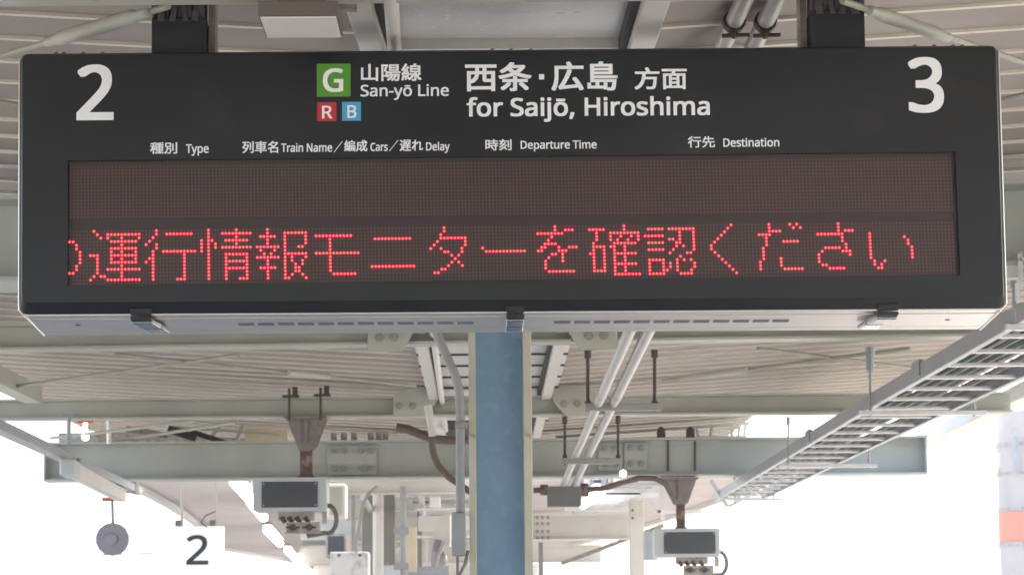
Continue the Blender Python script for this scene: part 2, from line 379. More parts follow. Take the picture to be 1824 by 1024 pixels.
# two dot matrix panels of 256 x 16 lamps
LIT = """0:7,25,40,48,57,108,140,160,191,202,208,210,222;1:8,11-20,25,28-35,40,44-52,57,62-68,108,140,143-145,150-154,160,167-171,173-180,190,202,209,211,222;2:9,11,15,20,24,40,48,55-59,62,68,71-81,107,135-142,152,156-164,176,180,189,202-205,222,224-226;3:0,1,12-19,23,38,40,41,45-51,57,62,68,75,88-98,107-114,139,152,156,159,162,164,166-171,176,180,188,199-202,216-223,231;4:2,15,22,25,38,40,42,48,57,62,68,75,106,114,138,152,156,158,161,164,173,174,176,180,187,201,223,231,241;5:2,12-19,25,38,40,42,44-52,54-60,62,66,67,75,105,114,137-140,151,157-163,167-171,175,176,180,186,201,206-210,223,231,242;6:3,12,15,19,24,27-36,38,40,55,59,62,75,104,107,113,119,136,137,141,144-146,151-154,156,157,160,175,177,180,185,201,224,231,242;7:3,6-8,12-19,24,33,40,45-51,56,58,62-68,71-83,108,109,113,120-131,135,136,141-143,151,154,157,160,167-171,174,180,185,200,218-222,224,231,243;8:3,8,12,15,19,23,24,33,40,45,51,54-60,62,64,68,75,110,112,139,140,142,150,151,154,157-163,173,178,179,186,200,217,223-225,231,243;9:3,8,12-19,22,24,33,40,45-51,57,62,64,67,75,111,138,142,151,154,157,160,176,187,200,216,225,231,243;10:2,8,15,24,33,40,45,51,57,62,65,67,75,110,112,137,142,151,154,157,160,167-171,175,177,179,188,200,205,216,231,243;11:2,8,11-20,24,33,40,45-51,55-59,62,65,66,75,87-99,109,113,137,151,154,157-163,167,171,173,175,180,189,199,205,216,232,235;12:0,1,8,15,24,33,40,45,51,57,62,65,66,75,107,108,137,151,154,157,160,167,171,173,175,180,190,199,205,217,218,232,234;13:7,9,10,15,24,33,40,45,51,57,62,64,67,76-82,105,106,138-145,151-154,157,160,167,171,172,175,179,191,199,206-211,219-223,233,234;14:6,11-20,24,31-33,40,45,49-51,57,62,63,68,157-164,167-171,176-179,192"""
lit = set()
for ln in LIT.split(';'):
    r, cs = ln.split(':')
    for t in cs.split(','):
        a, b = (t.split('-') + [t])[:2] if '-' in t else (t, t)
        for c in range(int(a), int(b) + 1): lit.add((c, int(r)))
def grid(tl, tr, br, bl):
    def f(c, r):
        s, t = c / 255, r / 15
        return tuple((tl[i] * (1 - s) + tr[i] * s) * (1 - t) + (bl[i] * (1 - s) + br[i] * s) * t for i in (0, 1))
    return f
gu = grid(P(126, 298.5), P(1692, 282), P(1697, 374.5), P(126, 387))
gl = grid(P(124, 412.5), P(1695.5, 396.5), P(1701, 487.5), P(124, 505.5))
HEX = [(math.cos(math.pi * k / 4), math.sin(math.pi * k / 4)) for k in range(8)]
for gf, hasmsg in ((gu, False), (gl, True)):
    c0, c1, c2, c3 = gf(0, 0), gf(255, 0), gf(255, 15), gf(0, 15)
    mg = 3.4 * PXM
    q = [(c0[0] - mg, c0[1] + mg), (c1[0] + mg, c1[1] + mg), (c2[0] + mg, c2[1] - mg), (c3[0] - mg, c3[1] - mg)]
    m = MB(); m.add([B(u, v, -.0015) for u, v in q] + [B(u, v, -.0029) for u, v in q], [(0, 1, 2, 3), (0, 4, 5, 1), (1, 5, 6, 2), (2, 6, 7, 3), (3, 7, 4, 0)])
    for c in range(256):
        for r in range(16):
            if hasmsg and (c, r) in lit: continue
            u, v = gf(c, r); rr = 1.35 * PXM
            m.add([B(u + a * rr, v + b * rr, -.0008) for a, b in HEX], [tuple(range(8))], 1)
    pn = m.build('led_panel', [M_ledback, M_leddot], board)
    if hasmsg:
        m = MB()
        for c, r in sorted(lit):
            u, v = gf(c, r)
            m.add([B(u + a * 3.05 * PXM, v + b * 3.05 * PXM, -.0004) for a, b in HEX], [tuple(range(8))], 1)
            m.add([B(u + a * 1.7 * PXM, v + b * 1.7 * PXM, .0004) for a, b in HEX], [tuple(range(8))], 0)
        m.build('scrolling_message', [M_ledcore, M_ledring], pn)
# lettering
GL = {",":[215,[[[154,84],[136,23],[111,-42],[85,-103],[33,-103],[49,-38],[63,31],[73,93],[148,93]]]],"-":[258,[[[32,184],[32,246],[226,246],[226,184]]]],"2":[459,[[[417,0],[38,0],[38,59],[188,210],[216,238],[240,264],[261,287],[280,309],[295,331],[306,353],[315,376],[320,399],[322,424],[318,453],[309,477],[294,496],[273,510],[249,518],[221,520],[194,519],[169,514],[147,506],[83,466],[45,513],[94,548],[153,572],[221,581],[255,579],[285,572],[313,562],[336,548],[356,531],[372,510],[384,485],[391,458],[394,428],[392,399],[386,371],[375,344],[361,318],[344,292],[324,267],[301,241],[275,214],[247,185],[128,67],[128,64],[417,64]]]],"3":[459,[[[395,439],[394,414],[389,392],[381,372],[370,355],[356,339],[340,326],[321,316],[300,307],[277,302],[277,298],[319,290],[353,276],[379,255],[398,229],[409,198],[413,163],[410,131],[403,101],[390,74],[371,50],[348,30],[318,14],[283,2],[241,-6],[193,-8],[110,-1],[36,23],[36,89],[114,61],[194,51],[241,55],[278,65],[305,81],[324,104],[335,132],[339,164],[337,187],[331,206],[320,223],[306,236],[288,247],[265,255],[240,261],[211,264],[179,265],[123,265],[123,326],[180,326],[209,327],[236,332],[259,339],[278,350],[294,362],[307,377],[316,394],[321,413],[323,434],[320,460],[311,481],[295,498],[274,511],[249,519],[219,521],[164,515],[117,498],[75,473],[39,521],[61,537],[87,550],[115,563],[147,573],[181,579],[218,581],[273,576],[317,563],[352,540],[376,511],[390,477]]]],"B":[521,[[[241,573],[282,571],[319,568],[351,561],[380,552],[404,541],[434,515],[453,478],[459,431],[457,409],[453,389],[446,371],[437,354],[424,340],[409,328],[392,317],[372,309],[350,304],[350,300],[415,279],[433,267],[448,253],[461,236],[470,215],[476,191],[478,163],[475,130],[467,100],[454,74],[436,52],[413,33],[385,19],[354,8],[318,2],[279,0],[78,0],[78,573]],[[256,329],[300,331],[334,339],[357,352],[372,371],[381,394],[384,423],[380,451],[369,474],[351,490],[324,502],[289,509],[245,511],[150,511],[150,329]],[[150,269],[150,61],[265,61],[311,64],[346,74],[371,91],[388,112],[398,138],[401,168],[399,188],[395,205],[388,221],[377,235],[362,247],[344,256],[321,263],[293,267],[260,269]]]],"C":[507,[[[323,517],[294,516],[266,510],[241,502],[217,490],[196,474],[178,456],[162,434],[149,410],[139,383],[131,353],[127,321],[125,286],[128,241],[135,200],[147,164],[164,132],[186,105],[213,83],[244,68],[281,58],[322,55],[394,62],[460,78],[460,15],[393,-2],[369,-6],[342,-7],[312,-8],[278,-7],[247,-2],[217,5],[191,15],[166,28],[130,56],[101,90],[78,131],[68,158],[59,188],[54,219],[50,252],[49,287],[51,329],[57,369],[67,406],[81,440],[99,471],[120,499],[145,523],[174,543],[206,559],[242,571],[281,578],[324,581],[409,572],[482,547],[453,486],[394,508]]]],"D":[585,[[[536,292],[535,255],[531,220],[524,188],[514,158],[501,131],[474,91],[439,58],[399,33],[371,21],[341,12],[309,5],[274,1],[237,0],[78,0],[78,573],[254,573],[288,571],[320,567],[350,561],[378,552],[404,540],[443,516],[476,484],[502,446],[514,420],[524,392],[531,361],[535,328]],[[460,289],[457,337],[449,379],[435,415],[416,444],[391,469],[361,487],[327,500],[287,508],[244,511],[150,511],[150,62],[228,62],[272,64],[311,71],[346,82],[377,98],[402,119],[423,144],[439,174],[451,208],[458,246]]]],"G":[584,[[[326,302],[524,302],[524,22],[431,-1],[398,-5],[362,-7],[323,-8],[289,-7],[256,-2],[226,5],[199,15],[173,28],[136,55],[105,89],[81,130],[69,157],[60,186],[54,218],[50,251],[49,286],[50,321],[55,354],[62,385],[71,415],[84,442],[111,482],[145,517],[186,544],[213,557],[243,567],[275,575],[309,579],[346,581],[437,572],[516,547],[489,484],[421,508],[342,517],[298,514],[259,505],[225,489],[195,468],[170,441],[150,409],[136,373],[127,332],[124,286],[127,243],[134,202],[146,166],[164,133],[187,106],[216,84],[251,68],[292,58],[340,55],[404,59],[452,68],[452,238],[326,238]]]],"H":[594,[[[516,0],[443,0],[443,267],[150,267],[150,0],[78,0],[78,573],[150,573],[150,330],[443,330],[443,573],[516,573]]]],"L":[420,[[[78,0],[78,573],[150,573],[150,64],[400,64],[400,0]]]],"N":[609,[[[532,0],[447,0],[141,476],[138,476],[141,432],[143,378],[144,320],[144,0],[78,0],[78,573],[161,573],[467,99],[470,99],[469,109],[469,121],[468,137],[466,193],[464,249],[464,573],[532,573]]]],"R":[499,[[[236,573],[281,571],[320,565],[353,555],[381,540],[404,522],[422,500],[434,474],[442,444],[444,410],[442,381],[437,356],[427,334],[415,315],[401,298],[385,285],[330,257],[487,0],[403,0],[264,237],[150,237],[150,0],[78,0],[78,573]],[[232,510],[150,510],[150,298],[236,298],[278,301],[312,310],[338,325],[355,347],[366,374],[370,407],[368,430],[363,450],[355,467],[343,480],[328,491],[310,500],[287,505],[261,509]]]],"S":[440,[[[403,153],[400,121],[392,92],[378,66],[359,44],[335,26],[307,11],[274,1],[238,-6],[198,-8],[137,-5],[83,4],[41,19],[41,88],[62,80],[86,72],[113,65],[201,55],[228,56],[252,60],[273,66],[290,74],[305,85],[316,98],[324,113],[329,129],[330,147],[329,164],[325,180],[318,194],[308,207],[295,218],[277,230],[255,241],[228,252],[196,265],[131,294],[85,330],[57,375],[52,393],[49,413],[48,435],[51,464],[58,490],[71,513],[89,533],[110,550],[136,563],[165,573],[197,579],[231,581],[318,572],[389,549],[366,487],[302,508],[229,517],[207,516],[187,513],[169,507],[155,499],[142,489],[133,478],[126,464],[122,450],[121,434],[122,416],[126,400],[133,386],[143,373],[156,362],[172,351],[193,341],[217,330],[246,318],[278,306],[307,293],[332,279],[353,264],[371,247],[385,228],[395,206],[401,181]]]],"T":[446,[[[259,0],[187,0],[187,509],[8,509],[8,573],[437,573],[437,509],[259,509]]]],"a":[450,[[[231,437],[279,433],[318,422],[347,403],[368,375],[381,338],[385,293],[385,0],[334,0],[320,61],[317,61],[279,22],[234,-1],[216,-5],[195,-7],[172,-8],[148,-7],[124,-2],[103,6],[84,16],[68,30],[55,48],[45,68],[39,92],[37,119],[43,159],[59,192],[87,219],[110,231],[137,241],[168,249],[203,254],[243,257],[316,259],[316,285],[313,317],[306,342],[293,359],[275,371],[253,378],[227,380],[163,370],[106,347],[84,400],[151,426]],[[252,208],[204,203],[167,195],[141,182],[124,165],[113,144],[110,119],[112,97],[120,79],[132,66],[148,56],[167,51],[188,49],[223,52],[253,62],[279,79],[299,103],[311,134],[315,172],[315,210]]]],"e":[452,[[[234,438],[269,435],[301,427],[329,414],[354,396],[374,373],[390,346],[402,315],[409,281],[411,244],[411,201],[117,201],[122,157],[134,119],[154,90],[181,69],[215,56],[254,52],[327,60],[392,82],[392,20],[327,-1],[304,-5],[279,-7],[251,-8],[212,-5],[176,3],[143,17],[114,36],[90,61],[70,91],[56,126],[47,167],[44,212],[47,257],[55,297],[68,333],[86,364],[108,390],[134,411],[164,426],[198,435]],[[233,380],[202,377],[175,366],[154,348],[137,323],[125,293],[119,257],[338,257],[336,281],[333,302],[326,322],[318,338],[306,353],[292,364],[276,373],[256,378]]]],"f":[276,[[[266,375],[158,375],[158,0],[87,0],[87,375],[12,375],[12,408],[87,432],[87,457],[89,492],[95,522],[104,547],[116,568],[132,585],[152,597],[174,606],[199,612],[227,613],[274,609],[310,599],[292,544],[262,552],[228,556],[206,553],[189,545],[175,532],[166,513],[160,489],[158,458],[158,430],[266,430]]]],"h":[495,[[[139,431],[138,399],[135,370],[140,370],[174,407],[221,429],[273,437],[306,435],[335,430],[360,421],[382,408],[399,391],[413,370],[423,344],[429,314],[431,280],[431,0],[361,0],[361,275],[358,307],[351,333],[338,353],[319,367],[295,376],[265,379],[235,377],[210,370],[189,360],[173,347],[160,329],[150,308],[144,283],[140,254],[139,222],[139,0],[68,0],[68,609],[139,609]]]],"i":[207,[[[139,430],[139,0],[68,0],[68,430]],[[104,591],[133,580],[140,572],[144,560],[145,546],[144,532],[140,521],[133,512],[104,501],[93,502],[83,506],[75,512],[68,521],[64,532],[63,546],[64,560],[68,572],[75,580],[83,586],[93,590]]]],"j":[207,[[[18,-192],[-18,-190],[-44,-183],[-44,-126],[-19,-132],[9,-134],[25,-132],[39,-128],[51,-120],[61,-108],[66,-90],[68,-67],[68,430],[139,430],[139,-64],[137,-90],[133,-113],[126,-133],[116,-151],[103,-166],[87,-177],[67,-186],[44,-191]],[[63,546],[64,560],[68,572],[75,580],[83,586],[93,590],[104,591],[133,580],[140,572],[144,560],[145,546],[144,532],[140,521],[133,512],[104,501],[93,502],[83,506],[75,512],[68,521],[64,532]]]],"l":[207,[[[139,0],[68,0],[68,609],[139,609]]]],"m":[750,[[[540,438],[584,434],[621,421],[649,401],[669,371],[681,330],[685,280],[685,0],[615,0],[615,277],[613,308],[606,333],[594,353],[577,367],[555,376],[528,379],[490,374],[460,362],[438,342],[423,315],[414,280],[411,237],[411,0],[342,0],[342,277],[341,298],[337,317],[332,333],[325,347],[315,359],[303,367],[289,374],[272,377],[253,379],[227,377],[204,370],[185,360],[170,347],[158,329],[150,308],[144,283],[140,255],[139,223],[139,0],[68,0],[68,430],[125,430],[136,371],[140,371],[173,409],[217,431],[266,438],[298,436],[325,430],[349,420],[369,406],[386,388],[398,366],[402,366],[418,388],[438,406],[461,420],[486,430],[512,436]]]],"n":[495,[[[275,438],[322,434],[361,421],[391,401],[413,371],[426,330],[431,280],[431,0],[361,0],[361,275],[358,307],[351,333],[338,353],[319,367],[295,376],[265,379],[222,374],[189,361],[166,338],[151,308],[142,269],[139,223],[139,0],[68,0],[68,430],[125,430],[136,371],[140,371],[175,409],[222,431]]]],"o":[485,[[[442,216],[440,181],[436,150],[428,121],[417,95],[404,71],[388,51],[369,33],[348,18],[324,7],[299,-1],[271,-6],[241,-8],[214,-6],[188,-1],[163,7],[140,18],[119,33],[100,51],[84,71],[70,95],[59,121],[51,150],[46,181],[44,216],[47,261],[55,301],[68,336],[87,367],[110,392],[137,412],[169,426],[204,435],[244,438],[281,435],[316,426],[347,412],[374,392],[398,367],[417,336],[431,301],[439,261]],[[117,216],[119,184],[123,154],[130,128],[141,105],[155,86],[172,71],[192,59],[216,53],[243,51],[270,53],[294,59],[314,71],[331,86],[345,105],[356,128],[363,154],[367,184],[369,216],[367,248],[363,277],[355,303],[345,325],[331,344],[314,359],[294,370],[270,376],[242,379],[202,374],[171,359],[147,335],[130,303],[120,263]]]],"p":[493,[[[273,438],[322,432],[365,413],[401,383],[418,358],[432,329],[441,296],[447,258],[449,216],[447,170],[439,129],[427,93],[410,62],[390,37],[365,17],[337,3],[306,-5],[272,-8],[213,1],[170,24],[139,55],[134,55],[137,20],[139,-16],[139,-192],[68,-192],[68,430],[126,430],[136,371],[139,371],[170,405],[213,429],[231,434],[251,437]],[[260,379],[233,377],[210,371],[190,362],[174,349],[161,333],[152,313],[145,289],[141,261],[139,229],[139,216],[140,182],[144,152],[150,126],[159,103],[172,85],[188,70],[208,59],[233,53],[261,51],[286,53],[308,60],[326,72],[341,88],[354,108],[364,131],[371,157],[375,186],[376,217],[373,262],[363,302],[348,334],[325,359],[296,374]]]],"r":[331,[[[269,438],[295,437],[319,433],[310,368],[287,372],[264,374],[217,363],[176,334],[149,289],[139,229],[139,0],[68,0],[68,430],[126,430],[134,351],[137,351],[170,395],[214,426],[231,433],[249,437]]]],"s":[384,[[[348,119],[346,92],[339,69],[327,49],[311,32],[292,18],[268,6],[241,-2],[210,-6],[176,-8],[148,-7],[122,-5],[99,-1],[42,19],[42,83],[104,60],[178,49],[211,51],[236,57],[256,66],[269,79],[277,94],[280,112],[271,141],[264,150],[253,158],[239,167],[222,176],[200,185],[174,196],[148,206],[124,217],[103,228],[84,239],[69,252],[57,266],[48,283],[43,302],[41,324],[46,358],[61,386],[85,408],[118,425],[157,435],[202,438],[275,430],[339,409],[315,353],[258,372],[197,380],[171,379],[149,374],[131,366],[118,356],[111,343],[108,328],[119,298],[127,290],[139,282],[154,274],[172,266],[193,256],[219,246],[245,236],[268,226],[289,215],[306,203],[321,191],[333,176],[341,159],[346,140]]]],"t":[289,[[[212,50],[245,53],[272,59],[272,5],[240,-4],[200,-8],[178,-7],[157,-3],[138,4],[120,13],[104,27],[91,44],[82,66],[76,93],[74,125],[74,375],[13,375],[13,409],[75,437],[103,528],[144,528],[144,430],[269,430],[269,375],[144,375],[144,127],[146,103],[153,83],[163,69],[177,58],[193,52]]]],"u":[495,[[[427,430],[427,0],[370,0],[359,57],[356,57],[321,20],[273,-1],[220,-8],[187,-6],[159,-1],[134,8],[112,21],[95,38],[81,59],[71,85],[65,114],[63,148],[63,430],[135,430],[135,153],[137,122],[145,96],[158,76],[176,62],[200,53],[230,51],[260,53],[285,59],[306,69],[323,82],[336,100],[345,121],[352,146],[356,175],[357,206],[357,430]]]],"y":[409,[[[1,430],[76,430],[169,185],[184,144],[196,105],[205,68],[209,68],[212,83],[217,100],[224,121],[245,186],[333,430],[409,430],[224,-59],[188,-130],[173,-148],[157,-164],[138,-176],[117,-185],[94,-191],[67,-192],[34,-190],[9,-186],[9,-130],[30,-133],[56,-135],[99,-126],[130,-99],[152,-59],[174,-2]]]],"ō":[485,[[[442,216],[440,181],[436,150],[428,121],[417,95],[404,71],[388,51],[369,33],[348,18],[324,7],[299,-1],[271,-6],[241,-8],[214,-6],[188,-1],[163,7],[140,18],[119,33],[100,51],[84,71],[70,95],[59,121],[51,150],[46,181],[44,216],[47,261],[55,301],[68,336],[87,367],[110,392],[137,412],[169,426],[204,435],[244,438],[281,435],[316,426],[347,412],[374,392],[398,367],[417,336],[431,301],[439,261]],[[117,216],[119,184],[123,154],[130,128],[141,105],[155,86],[172,71],[192,59],[216,53],[243,51],[270,53],[294,59],[314,71],[331,86],[345,105],[356,128],[363,154],[367,184],[369,216],[367,248],[363,277],[355,303],[345,325],[331,344],[314,359],[294,370],[270,376],[242,379],[202,374],[171,359],[147,335],[130,303],[120,263]],[[362,543],[362,486],[123,486],[123,543]]]]}
def latin(s):
    cu = bpy.data.curves.new('glyphs', 'CURVE'); cu.dimensions = '2D'; cu.fill_mode = 'BOTH'; x = 0
    for ch in s:
        if ch == ' ': x += 208; continue
        adv, sps = GL[ch]
        for sp in sps:
            p = cu.splines.new('POLY'); p.points.add(len(sp) - 1); p.use_cyclic_u = True
            for q, (a, b) in zip(p.points, sp): q.co = ((a + x) / 1000, b / 1000, 0, 1)
        x += adv
    return tomesh(cu)
def cjk(s):
    cu = bpy.data.curves.new('glyphs', 'FONT'); cu.body = s; cu.resolution_u = 4
    return tomesh(cu)
def tomesh(cu):
    o = bpy.data.objects.new('glyphs', cu); COL.objects.link(o)
    dg = bpy.context.evaluated_depsgraph_get(); dg.update()
    me = o.evaluated_get(dg).to_mesh()
    vs_ = [(v.co.x, v.co.y) for v in me.vertices]; fs = [tuple(p.vertices) for p in me.polygons]
    o.evaluated_get(dg).to_mesh_clear(); bpy.data.objects.remove(o); bpy.data.curves.remove(cu)
    return vs_, fs
def put(m, geo, xl, xr, pt, pb, rx, ry, fn, n0, mi=0):      # fit flat glyphs between photo extents, thicken strokes
    vs_, fs = geo
    a0, a1 = min(p[0] for p in vs_), max(p[0] for p in vs_); b0_, b1_ = min(p[1] for p in vs_), max(p[1] for p in vs_)
    ym = (pt[1] + pb[1]) / 2
    u0, u1, v1, v0 = fn(xl, ym)[0], fn(xr, ym)[0], fn(*pt)[1], fn(*pb)[1]
    px = (u1 - u0) / (xr - xl); tx, ty = rx * px, ry * px
    u0 += tx; u1 -= tx; v0 += ty; v1 -= ty
    dirs = [(0, 0)] + ([(1, 0), (1, 1), (0, 1), (-1, 1), (-1, 0), (-1, -1), (0, -1), (1, -1)] if rx else [])
    for k, (dx, dy) in enumerate(dirs):
        m.add([(u0 + (p[0] - a0) / (a1 - a0) * (u1 - u0) + dx * tx, v0 + (p[1] - b0_) / (b1_ - b0_) * (v1 - v0) + dy * ty, n0 + k * .00004) for p in vs_], fs, mi)
def onboard(m):
    m.v = [B(p.x, p.y, p.z) for p in m.v]; return m
FL = FR + .0006
for s, xl, xr, yt, yb, rx in (('2', 138.2, 204.3, 117.3, 216.4, 3.0), ('3', 1616.1, 1679.1, 104.1, 203.3, 3.0)):
    m = MB(); put(m, latin(s), xl, xr, ((xl + xr) / 2, yt), ((xl + xr) / 2, yb), rx, 1.9, P, FL); onboard(m).build('platform_number', M_ink, board)
for s, mt, sq, le, rx in (('G', M_green, (565, 624.9, 115.8, 174.7), (575.7, 612, 124.3, 166.5), 1.3), ('R', M_redsq, (565.7, 599.8, 184.6, 217.8), (574.3, 592.7, 190.6, 213.4), .6), ('B', M_bluesq, (609.8, 643.4, 183.7, 217.3), (619.1, 635.5, 189.7, 212.5), .6)):
    x0, x1, y0, y1 = sq; p0, p1 = P(x0, y1), P(x1, y0)
    m = MB(); m.box(p0[0], p1[0], p0[1], p1[1], FL - .0004, FL); sqo = onboard(m).build('line_symbol', mt, board)
    x0, x1, y0, y1 = le; xm = (x0 + x1) / 2
    m = MB(); put(m, latin(s), x0, x1, (xm, y0), (xm, y1), rx, rx * .8, P, FL + .0006); onboard(m).build('letter', M_ink, sqo)
def lettering(name, items):
    m = MB()
    for kind, s, xl, xr, pt, pb, r in items:
        put(m, (latin if kind == 'L' else cjk)(s), xl, xr, pt, pb, r, r * .8, P, FL)
    onboard(m).build(name, M_ink, board)
lettering('line_name', [('J', '山陽線', 643.4, 751, (697, 115.8), (697, 147), .75), ('L', 'San-yō Line', 642.8, 799.7, (650, 153), (704, 180.5), .55)])
m = MB(); a, b = P(959.9, 144), P(969, 134.5); m.box(a[0], b[0], a[1], b[1], FL - .0003, FL)
dot = onboard(m)
m2 = MB()
for kind, s, xl, xr, pt, pb, r in [('J', '西条', 828.5, 946.8, (890, 113.6), (890, 165), 1.35), ('J', '広島', 981.8, 1099.8, (1040, 112), (1040, 164), 1.35),
        ('J', '方面', 1129.4, 1222.7, (1176, 122.4), (1176, 161.8), 1.0), ('L', 'for Saijō, Hiroshima', 831.2, 1263.5, (840, 175.4), (975, 219.3), 1.1)]:
    put(m2, (latin if kind == 'L' else cjk)(s), xl, xr, pt, pb, r, r * .8, P, FL)
onboard(m2); m2.add(dot.v, dot.f); m2.build('destination_name', M_ink, board)
r_ = .42
lettering('column_heading', [('J', '種別', 268.6, 316.9, (292, 255.7), (292, 276), r_), ('L', 'Type', 332.2, 373, (340, 259), (360, 279.5), r_)])
lettering('column_heading', [('J', '列車名', 432.5, 496.4, (464, 253.3), (464, 274.7), r_), ('L', 'Train Name', 501.5, 592.3, (506, 257.2), (546, 272.8), r_), ('J', '／', 595, 611, (603, 253.3), (603, 273.7), .2),
        ('J', '編成', 613.6, 655, (634, 251.6), (634, 272), r_), ('L', 'Cars', 660.2, 691.1, (665, 256.3), (680, 271.2), r_), ('J', '／', 693.5, 709.8, (701, 251.6), (701, 271.5), .2),
        ('J', '遅れ', 712.2, 754, (733, 250.9), (733, 271.2), r_), ('L', 'Delay', 759.1, 801.3, (765, 254.8), (795, 274.7), r_)])
lettering('column_heading', [('J', '時刻', 864.5, 911.1, (888, 249.9), (888, 270), r_), ('L', 'Departure Time', 927.1, 1062.4, (935, 252.4), (960, 271.8), r_)])
lettering('column_heading', [('J', '行先', 1224.4, 1272.7, (1248, 244.8), (1248, 265), r_), ('L', 'Destination', 1287.3, 1386.9, (1295, 248.2), (1337, 263.5), r_)])

# aluminium body: sides, top, bottom
DEP = .215
def side(q, s): return q
body = rounded(shrink([TL, TR, BR, BL], 3 * PXM, 0, 1 * PXM), 14 * PXM)
m = MB(); m.prism(body, lambda a, b, d: B(a, b, d), -.0352, -DEP); m.build('case', M_alu2, board)
SLP = .098
def bottom(x0, x1, n0, n1, dv, name, mtl, x2=None, x3=None):
    """plate under the case: u range at the front, at the back, depth range, drop"""
    x2 = x0 if x2 is None else x2; x3 = x1 if x3 is None else x3
    vb = lambda u: BL[1] + (BR[1] - BL[1]) * (u - BL[0]) / (BR[0] - BL[0])
    m = MB(); q = [(x0, n0), (x1, n0), (x3, n1), (x2, n1)]
    m.add([B(u, vb(u) - dv + SLP * nn, nn) for u, nn in q] + [B(u, vb(u) - .0005 + SLP * nn, nn) for u, nn in q], MB.BF); return m.build(name, mtl, board, bevel=.0008)
bl, br = BL[0] + 4 * PXM, BR[0] - 4 * PXM
bottom(bl, br, .001, -.028, .004, 'front_rail', M_alu, bl + .001, br - .001)
bottom(bl + .002, br - .002, -.0352, -.1700, .005, 'bottom_panel', M_alu, bl + .006, br - .010)
bottom(bl + .006, br - .011, -.1790, -DEP, .004, 'rear_rail', M_alu, bl + .007, br - .015)
vb = lambda u: BL[1] + (BR[1] - BL[1]) * (u - BL[0]) / (BR[0] - BL[0])
for n0, n1 in ((-.0285, -.0345), (-.1705, -.1785)):
    bottom(bl + .004, br - .011, n0, n1, .0012, 'joint_gap', M_dark)
M_slot = mat('vent_shadow', (.13, .13, .135), .6, 0, var=.05)
for xs in ([429 + 35.2 * k for k in range(12)], [987 + 35.1 * k for k in range(12)]):
    for x in xs:
        u0, u1 = (P(xx, 560)[0] * 1.026 for xx in (x, x + 28.5)); m = MB()
        q = [(u0, -.084), (u1, -.084), (u1, -.112), (u0, -.112)]
        m.add([B(u, vb(u) - .0056 + SLP * nn, nn) for u, nn in q] + [B(u, vb(u) - .0052 + SLP * nn, nn) for u, nn in q], MB.BF)
        m.build('vent_slot', M_slot, board)
m = MB()
for x in (146, 1682):
    u = P(x, 565)[0] * 1.026; m = MB(); m.tube([B(u, vb(u) - .0040 + SLP * -.098, -.098), B(u, vb(u) - .0058 + SLP * -.098, -.098)], .006, 10)
    m.build('plug', M_dark, board)
# end trims
for s in (-1, 1):
    q = [TL, BL] if s < 0 else [TR, BR]
    m = MB(); t = s * .0035
    prof = [(q[0][0], q[0][1] - 10 * PXM), (q[1][0], q[1][1] + 8 * PXM)]
    pts = [B(prof[0][0] + t, prof[0][1], -.002), B(prof[1][0] + t, prof[1][1], -.002), B(prof[1][0] - s * .012, q[1][1] - .006, -.002),
           B(prof[1][0] - s * .012, q[1][1] - .006, -DEP), B(prof[0][0] + t, prof[0][1], -DEP)]
    m.tube(pts[:3], .0028, 6)
    m.tube([pts[2], B(q[1][0] - s * .014, q[1][1] - .004 - SLP * DEP, -DEP)], .003, 6)
    m.build('edge_trim', M_alu, board)
# latches under the front edge
def latch(x, w_, shear):
    u = P(x, 560)[0]; v = vb(u); h = w_ / 2; m = MB()
    m.add([B(u + a, v + b, c) for a, b, c in ((-h, -.004, .004), (h, -.004, .004), (h, .012, .004), (-h, .012, .004), (-h, -.004, .010), (h, -.004, .010), (h, .012, .010), (-h, .012, .010))], MB.BF, 1)
    def slab(n0, n1, v0, v1, th, s0, s1, mi):
        m.add([B(u - h + s0, v + v0, n0), B(u + h + s0, v + v0, n0), B(u + h + s1, v + v1, n1), B(u - h + s1, v + v1, n1),
               B(u - h + s0, v + v0 - th, n0), B(u + h + s0, v + v0 - th, n0), B(u + h + s1, v + v1 - th, n1), B(u - h + s1, v + v1 - th, n1)], MB.BF, mi)
    slab(.012, -.010, -.006, -.010, .008, 0, 0, 1)
    slab(-.010, -.066, -.010, -.016, .012, 0, shear * .6, 0)
    slab(-.074, -.13, -.018, -.022, .010, shear * .7, shear, 0)
    m.build('latch', [M_chrome, M_sleeve], board, bevel=.0025)
latch(252, .047, .022); latch(918, .040, -.002); latch(1581, .046, -.026)
# bolts along the top
for xs, y in (((93, 107, 142, 177), 93), ((877, 911, 946), 87), ((1637, 1671, 1705, 1722), 80)):
    for x in xs:
        u, v = P(x, y + 6); m = MB(); m.tube([B(u, v - .002, -.05), B(u, v + .013, -.05)], .006, 8); m.ball(B(u, v + .013, -.05), .006); m.build('bolt', M_mech, board)
